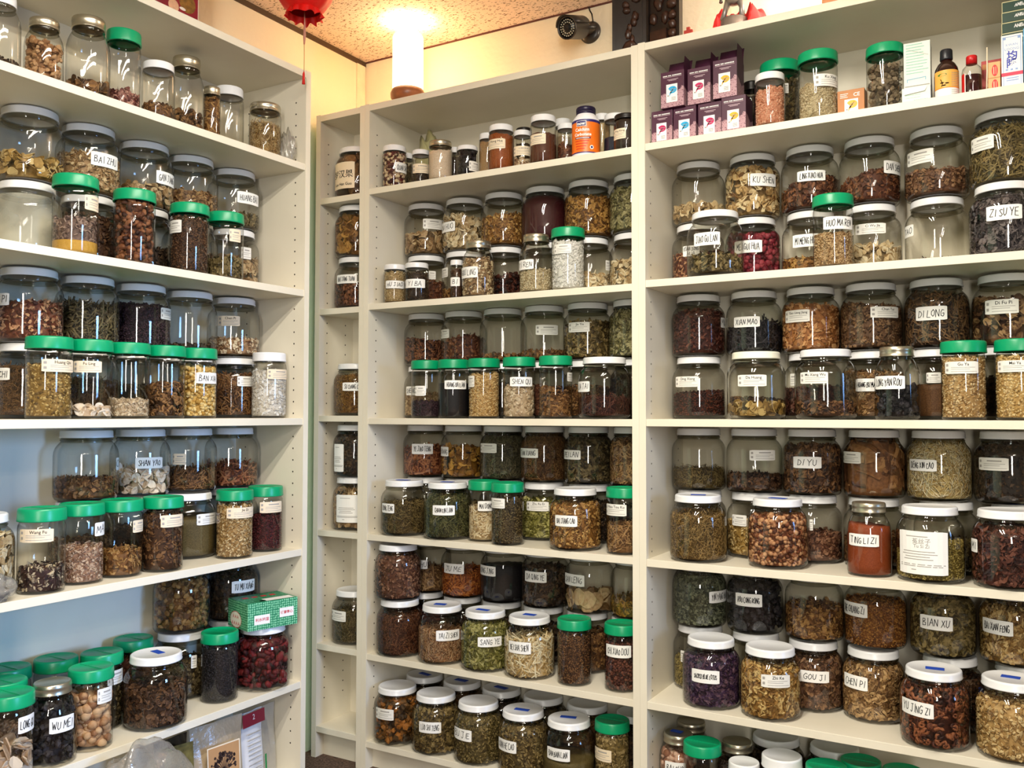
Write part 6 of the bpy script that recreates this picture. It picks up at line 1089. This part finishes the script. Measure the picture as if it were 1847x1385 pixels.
# white and blue oil carton
BLUE = mat('royal_blue_print', '#2d3fb0', .5); LBL = mat('light_blue_print', '#8aa6d8', .5)
kc = thing('oil_carton', 'white carton with blue characters and a red band on the top shelf', 'carton', (1.7245, .034, RZ_A), 0)
MB().box((0, 0, 0), (.0400, .032, .1185)).build('carton_body', WHITE, kc, bevel=.0005)
S = frame_panel((0, 0, 0)); mb = MB(); w, h = .0400, .1185
for u0, v0, u1, v1 in ((.003, .004, .0042, h - .004), (w - .0042, .004, w - .003, h - .004), (.003, h - .0052, w - .003, h - .004)): patch(mb, S, u0, v0, u1, v1, .0003, 1, 1)
for u0 in (.004, w - .009): patch(mb, S, u0, h - .010, u0 + .005, h - .005, .0004, 1, 1)
type_text(mb, S, 'KWAN', .009, .0935, .031, .1005, .0004, 1, .01); type_text(mb, S, 'LOONG', .0065, .0845, .0335, .0915, .0004, 1, .01)
type_text(mb, S, '均', .010, .066, .030, .081, .0004, 0, .03); type_text(mb, S, '隆', .010, .049, .030, .064, .0004, 0, .03)
patch(mb, S, 0, .030, w, .0375, .0004, 2, 1)
for q in range(3): patch(mb, S, .008 + q * .009, .0415, .0125 + q * .009, .045, .0004, 1, 1)
for q in (.024, .019): patch(mb, S, .009, q, .032, q + .002, .0004, 1, 1)
mb.build('printed_lettering', [BLUE, LBL, mat('rose_red_print', '#dd3557', .5)], kc)
lb = MB().box((0, 0, 0), (.05, .035, .127)).build('light_blue_carton', mat('sky_card', '#5fa8d6', .5), None, (1.7660, .036, RZ_A), bevel=.0006); tag(lb, 'sky blue carton at the frame edge beside the white oil carton', 'carton')
# dark green boxes, four high, on a taller carton behind
tc_ = MB().box((0, 0, 0), (.09, .09, .1175)).build('storage_carton', mat('plain_blue_grey_card', '#6f87a8', .5), None, (1.740, .085, RZ_A), bevel=.0008); tag(tc_, 'blue grey carton holding up the stack of dark green boxes', 'carton')
GRN = mat('bottle_green_card', '#143c2c', .4, vary=.1); CRM = mat('cream_card_edge', '#d9cf9e', .5)
gz = RZ_A + .1178
for i, nm in enumerate(('lowest dark green flat box in the stack of four', 'second dark green flat box up from the stack bottom', 'third dark green flat box up from the stack bottom', 'topmost dark green flat box in the stack of four')):
    g = thing('flat_box', nm, 'box', (1.724 + .0006 * i, .080, gz + .0232 * i), .02 * ((i % 2) - .5), 'dark green boxes stacked at the top shelf end')
    MB().box((0, 0, 0), (.11, .09, .0228)).build('box_body', GRN, g, bevel=.0005)
    S = frame_panel((0, 0, 0)); mb = MB(); patch(mb, S, 0, .0208, .11, .0226, .0004, 0, 2); patch(mb, S, 0, 0, .0012, .0226, .0004, 0, 1)
    hand_text(mb, S, 'ANBAO', .024, .009, .052, .0155, .0005, 1, np.random.default_rng(i), .0016); mb.build('printed_lettering', [CRM, WHITE], g)

# ------------------------------------------------------------------ calcium bottle on the lamp bookcase
cb = thing('supplement_bottle', 'white supplement bottle with an orange calcium carbonate label and navy cap', 'bottle', (.7305, .052, 1.737 + .0004), 0)
R_ = .0378; OR = mat('bright_orange_label', '#f2761b', .4, vary=.04); NAVY = mat('navy_print', '#2a1f6b', .45); PLW = mat('white_plastic', '#f1f0f3', .35)
MB().lathe([(0, .001), (R_ * .93, 0), (R_, .004), (R_, .098), (R_ * .95, .106), (R_ * .72, .118), (R_ * .66, .121), (R_ * .66, .128), (0, .128)], 48).build('bottle_body', PLW, cb)
mb = MB(); mb.lathe([(R_ * .66, .121), (R_ * .7, .1215), (R_ * .7, .1265), (R_ * .66, .127)], 40); mb.lathe([(R_ * .6, .1275), (R_ * .705, .1275), (R_ * .705, .137), (R_ * .66, .1405), (0, .1405)], 40)
mb.build('cap', mat('navy_black_cap', '#1d1436', .35), cb)
a_c = math.atan2(CAMY - .052, CAMX - .7305); S = Surf(cyl=(R_ + .0004, a_c - 1.62, 0)); W_ = R_ * 3.24; mb = MB()
patch(mb, S, 0, .012, W_, .094, 0, 0, 36); patch(mb, S, 0, .093, W_, .100, .0002, 1, 36); patch(mb, S, 0, .009, W_, .012, 0, 1, 36)
x0 = W_ * .30
patch(mb, S, x0 - .002, .081, x0 + .026, .096, .0003, 2, 8); patch(mb, S, x0 - .0008, .0822, x0 + .0248, .095, .0004, 1, 8)
type_text(mb, S, 'now', x0 + .001, .0835, x0 + .023, .0945, .0006, 2, .05)
type_text(mb, S, 'Calcium', x0 - .006, .066, x0 + .034, .079, .0005, 2, .05); type_text(mb, S, 'Carbonate', x0 - .008, .053, x0 + .040, .066, .0005, 2, .05)
patch(mb, S, x0 - .006, .047, x0 + .038, .052, .0003, 3, 8); patch(mb, S, x0 - .003, .0488, x0 + .034, .0503, .0005, 2, 8)
for i, q in enumerate((.040, .033, .026, .019)): patch(mb, S, x0 - .006 + .001 * i, q, x0 + .034 - .004 * i, q + .0028, .0003, 4, 8)
disc(mb, S, x0 + .041, .024, .0055, .0004, 2); disc(mb, S, x0 + .041, .024, .003, .0006, 1)
mb.build('label', [OR, NAVY, WHITE, mat('plum_print_band', '#5b1d4f', .5), mat('red_orange_print', '#d8361a', .5)], cb)

# ------------------------------------------------------------------ bags, pouches and the green box on the side bookcase
def clear_film(name, color, dens, rough=.12):
    nt = NT(name); nt.n.remove(nt.p); tc = nt.add('ShaderNodeTexCoord'); nz = nt.add('ShaderNodeTexNoise'); nz.inputs['Scale'].default_value = 35; nz.inputs['Detail'].default_value = 4; nt.link(tc.outputs['Object'], nz.inputs['Vector'])
    b = nt.add('ShaderNodeBump'); b.inputs['Strength'].default_value = .9; b.inputs['Distance'].default_value = .006; nt.link(nz.outputs['Fac'], b.inputs['Height'])
    tr = nt.add('ShaderNodeBsdfTransparent'); tr.inputs['Color'].default_value = rgb('#f4f3ee'); df = nt.add('ShaderNodeBsdfDiffuse'); df.inputs['Color'].default_value = rgb(color); gl = nt.add('ShaderNodeBsdfGlossy'); gl.inputs['Roughness'].default_value = rough
    nt.link(b.outputs['Normal'], gl.inputs['Normal']); nt.link(b.outputs['Normal'], df.inputs['Normal'])
    m1 = nt.add('ShaderNodeMixShader'); m1.inputs[0].default_value = dens; nt.link(tr.outputs[0], m1.inputs[1]); nt.link(df.outputs[0], m1.inputs[2])
    lw = nt.add('ShaderNodeLayerWeight'); lw.inputs['Blend'].default_value = .35; ma = nt.add('ShaderNodeMath', operation='MULTIPLY_ADD'); nt.link(lw.outputs['Facing'], ma.inputs[0]); ma.inputs[1].default_value = .4; ma.inputs[2].default_value = .08
    m2 = nt.add('ShaderNodeMixShader'); nt.link(ma.outputs[0], m2.inputs[0]); nt.link(m1.outputs[0], m2.inputs[1]); nt.link(gl.outputs[0], m2.inputs[2]); nt.link(m2.outputs[0], nt.out.inputs['Surface'])
    return nt.m
FILM = clear_film('clear_plastic_film', '#e6e2dc', .2); YFILM = clear_film('yellowish_plastic_film', '#d3cd96', .8, .3)
def crumple(name, size, seed, m, amp=.2, sub=4, flat=True):
    bm = bmesh.new(); bmesh.ops.create_icosphere(bm, subdivisions=sub, radius=1.0); rg = random.Random(seed); k = [(rg.uniform(2, 7), rg.uniform(2, 7), rg.uniform(2, 7), rg.uniform(0, 6)) for _ in range(7)]
    for v in bm.verts:
        x, y, z = v.co; f = 1 + amp * sum(abs(math.sin(a * x + b * y + c * z + d)) - .5 for a, b, c, d in k) / 3
        v.co = (x * f * size[0], y * f * size[1], (max(z, -.72) + .72) / 1.72 * f * size[2] if flat else z * f * size[2])
    mz = min(v.co.z for v in bm.verts)
    for v in bm.verts: v.co.z -= mz
    for fc in bm.faces: fc.smooth = True
    me = bpy.data.meshes.new(name); bm.to_mesh(me); bm.free(); me.materials.append(m); return me
yb = link('plastic_bag', crumple('plastic_bag', (.046, .038, .200), 11, YFILM, .22), None, (.092, .220, 1.7374)); tag(yb, 'crumpled yellowish bag in the top shelf corner behind the small jars', 'bag')
cb2 = link('plastic_bag', crumple('plastic_bag', (.024, .016, .075), 5, FILM, .4), None, (.005, -.335, 1.7364)); tag(cb2, 'little crumpled clear bag at the end of the top shelf', 'bag')
hb = thing('herb_bag', 'clear bag of dried leaf lying on the fourth shelf edge', 'bag', (.022, -1.152, .6804), 0, None)
link('bag_film', crumple('bag_film', (.034, .055, .050), 7, FILM, .3), hb)
c = link('contents', crumple('contents', (.026, .045, .026), 8, herb_mat('taupe', False), .3), hb, (0, 0, .002)); c['kind'] = 'stuff'
# green and white ginger box resting on the date jar
def green_mat():
    nt = NT('green_honeycomb_print'); p = nt.p; tc = nt.add('ShaderNodeTexCoord'); vo = nt.add('ShaderNodeTexVoronoi'); vo.inputs['Scale'].default_value = 165; vo.inputs['Randomness'].default_value = .25
    nt.link(tc.outputs['Object'], vo.inputs['Vector']); r = ramp(nt, [(.0, rgb('#3f9f70')), (.30, rgb('#9adcb0')), (.42, rgb('#2f8f63')), (.7, rgb('#0f6a44'))]); nt.link(vo.outputs['Distance'], r.inputs['Fac']); nt.link(r.outputs['Color'], p.inputs['Base Color']); p.inputs['Roughness'].default_value = .45
    return nt.m
gu = np.array([.28, .96, 0]); gv = np.array([-.96, .28, 0]); GL, GD, GH = .143, .110, .071
gb = thing('medicine_box', 'green patterned box with red AAA oval resting on the date jar', 'box', (.026, -.4785, .3233 + .1649), math.atan2(.96, .28))
MB().box((0, 0, 0), (GL, GD, GH)).build('carton_body', green_mat(), gb, bevel=.0008)
REDI = mat('red_print', '#c8202c', .5); CRW = mat('cream_oval_print', '#efe8da', .5)
S = frame_panel((0, 0, 0)); mb = MB()
patch(mb, S, .018, .014, .062, .038, .0005, 0, 1); patch(mb, S, .090, .024, .131, .048, .0005, 0, 1)
type_text(mb, S, '利水祛湿', .021, .019, .059, .033, .0008, 1, .02); type_text(mb, S, '健脾寧心', .093, .029, .128, .043, .0008, 1, .02)
S2 = Surf(plane=((0, GD, 0), (0, -1, 0), (0, 0, 1), (-1, 0, 0)))
disc(mb, S2, .045, .022, .031, .0004, 1, 40, ry=.0215); disc(mb, S2, .045, .022, .0295, .0006, 2, 40, ry=.020)
for i in range(3): type_text(mb, S2, 'A', .029 + i * .0115, .024, .038 + i * .0115, .036, .0008, 1, .01)
for i in range(4): type_text(mb, S2, 'A', .023 + i * .0115, .007, .032 + i * .0115, .019, .0008, 1, .01)
S3 = Surf(plane=((0, 0, GH), (1, 0, 0), (0, 1, 0), (0, 0, 1)))
patch(mb, S3, .055, .004, .135, .034, .0005, 0, 1); patch(mb, S3, .04, .008, .056, .02, .0006, 3, 1)
for i in range(4): patch(mb, S3, .02 + .026 * i, .062, .036 + .026 * i, .078, .0005, 1, 1)
mb.build('printed_lettering', [WHITE, REDI, CRW, INK], gb)
# pouches and bags on the bottom shelf
def pouch(name, label, cat, w, h, t, mats, loc, rz, lean=.06):
    root = thing(name, label, cat, loc, rz); n, m_ = 12, 16; mb = MB()
    for side in (-1, 1):
        v = []
        for j in range(m_ + 1):
            for i in range(n + 1):
                u, q = i / n, j / m_; b = (math.sin(PI * u) ** .6) * (math.sin(PI * min(1, q * .92 + .12)) ** .7) * (1 - .55 * q); b = max(0, b)
                v.append(((u - .5) * w * (1 - .05 * math.sin(PI * q)), side * t * b + lean * h * q + .002 * math.sin(9 * u + 7 * q), q * h))
        f = [(j * (n + 1) + i, j * (n + 1) + i + 1, (j + 1) * (n + 1) + i + 1, (j + 1) * (n + 1) + i) for j in range(m_) for i in range(n)]
        mb.add(v, f if side < 0 else [q[::-1] for q in f], 0, True)
    mb.build('pouch_film', mats, root); return root
KP = clear_film('frosted_pouch_film', '#cdb89a', .75, .3); SF = .0684
kp = pouch('herb_pouch', 'frosted pouch with a kraft label showing a dark tree, on the bottom shelf', 'pouch', .155, .205, .026, KP, (-.005, -.54, SF), PI / 2 - .1)
S = Surf(plane=((-.05, -.0285, .045), (1, 0, 0), (0, .07, 1), (0, -1, 0))); mb = MB(); patch(mb, S, 0, 0, .096, .112, .0005, 0, 1); patch(mb, S, .003, .003, .093, .109, .0008, 1, 1)
rg = random.Random(3); line(mb, S, [(.05, .01), (.048, .03), (.047, .055)], .006, .0011, 2)
for k in range(12):
    a = PI * (.05 + .9 * k / 11); tip = (.047 + .034 * math.cos(a), .052 + .036 * math.sin(a)); line(mb, S, [(.047, .04), ((.047 + tip[0]) / 2, .045 + (tip[1] - .045) * .55), tip], .002, .0011, 2)
for k in range(46):
    a = rg.uniform(-.25, PI + .25); q = math.sqrt(rg.uniform(.12, 1)) * .037; disc(mb, S, .047 + q * math.cos(a), .058 + q * math.sin(a), rg.uniform(.0028, .0048), .0012, 2, 7)
line(mb, S, [(.02, .010), (.08, .012)], .0016, .0011, 2); disc(mb, S, .085, .03, .004, .0012, 2, 8)
mb.build('label', [mat('cream_label_edge', '#eadcc4', .6), mat('kraft_label', '#b98d5f', .6, vary=.08), mat('dark_brown_print', '#35221a', .6)], kp)
cc = link('contents', crumple('contents', (.06, .016, .085), 15, herb_mat('redbrown', False), .25), kp, (0, .008, .002)); cc['kind'] = 'stuff'
SILV = mat('silver_white_pouch', '#d5d6da', .35, vary=.05); WINER = mat('wine_red_band', '#8c1230', .4)
sp = pouch('supplement_pouch', 'white pouch with a wine red top band and printed table, bottom shelf', 'pouch', .085, .196, .014, SILV, (-.012, -.418, SF), PI / 2 + .08)
S = Surf(plane=((-.0425, -.0125, 0), (1, 0, 0), (0, .07, 1), (0, -1, 0))); mb = MB(); patch(mb, S, .001, .162, .084, .1955, .0003, 0, 1)
for q in (.14, .125, .112, .10, .088, .076, .062, .05): patch(mb, S, .018, q, .066, q + .0022, .0006, 1, 1)
line(mb, S, [(.014, .046), (.07, .046), (.07, .02), (.014, .02), (.014, .046)], .0012, .0007, 1); patch(mb, S, .078, .03, .0845, .075, .0006, 3, 1)
type_text(mb, S, '2', .036, .176, .048, .190, .0007, 2); mb.build('printed_label', [WINER, PRINT, WHITE, mat('leaf_green_band', '#15803f', .5)], sp)
p3 = pouch('clear_pouch', 'empty looking clear pouch at the end of the bottom shelf', 'pouch', .07, .19, .01, FILM, (-.03, -.352, SF), PI / 2)
dk = pouch('dark_pouch', 'dark glossy pouch with an olive window, beside the tree label pouch', 'pouch', .095, .205, .02, mat('black_foil_pouch', '#14110f', .18, spec=.7), (-.008, -.675, SF), PI / 2)
S = Surf(plane=((-.042, -.0215, .09), (1, 0, 0), (0, .07, 1), (0, -1, 0))); mb = MB(); ow = [(0, .02), (.03, .012), (.05, .03), (.084, .026), (.084, .10), (.02, .105), (0, .08)]
mb.add(S(np.array(ow), .003), [tuple(range(len(ow)))], 0); mb.build('window', mat('olive_herb_window', '#6b6238', .3, vary=.35, scale=60), dk)
bb = thing('storage_bag', 'large clear plastic bag standing before the side bookcase', 'bag', (.125, -.865, FZ + .0005), 0)
link('bag_film', crumple('bag_film', (.062, .14, .345), 21, FILM, .16, 5), bb)
c = link('contents', crumple('contents', (.042, .11, .24), 22, mat('peach_powder', '#d9b596', .8, vary=.1), .2), bb, (0, .01, .001)); c['kind'] = 'stuff'
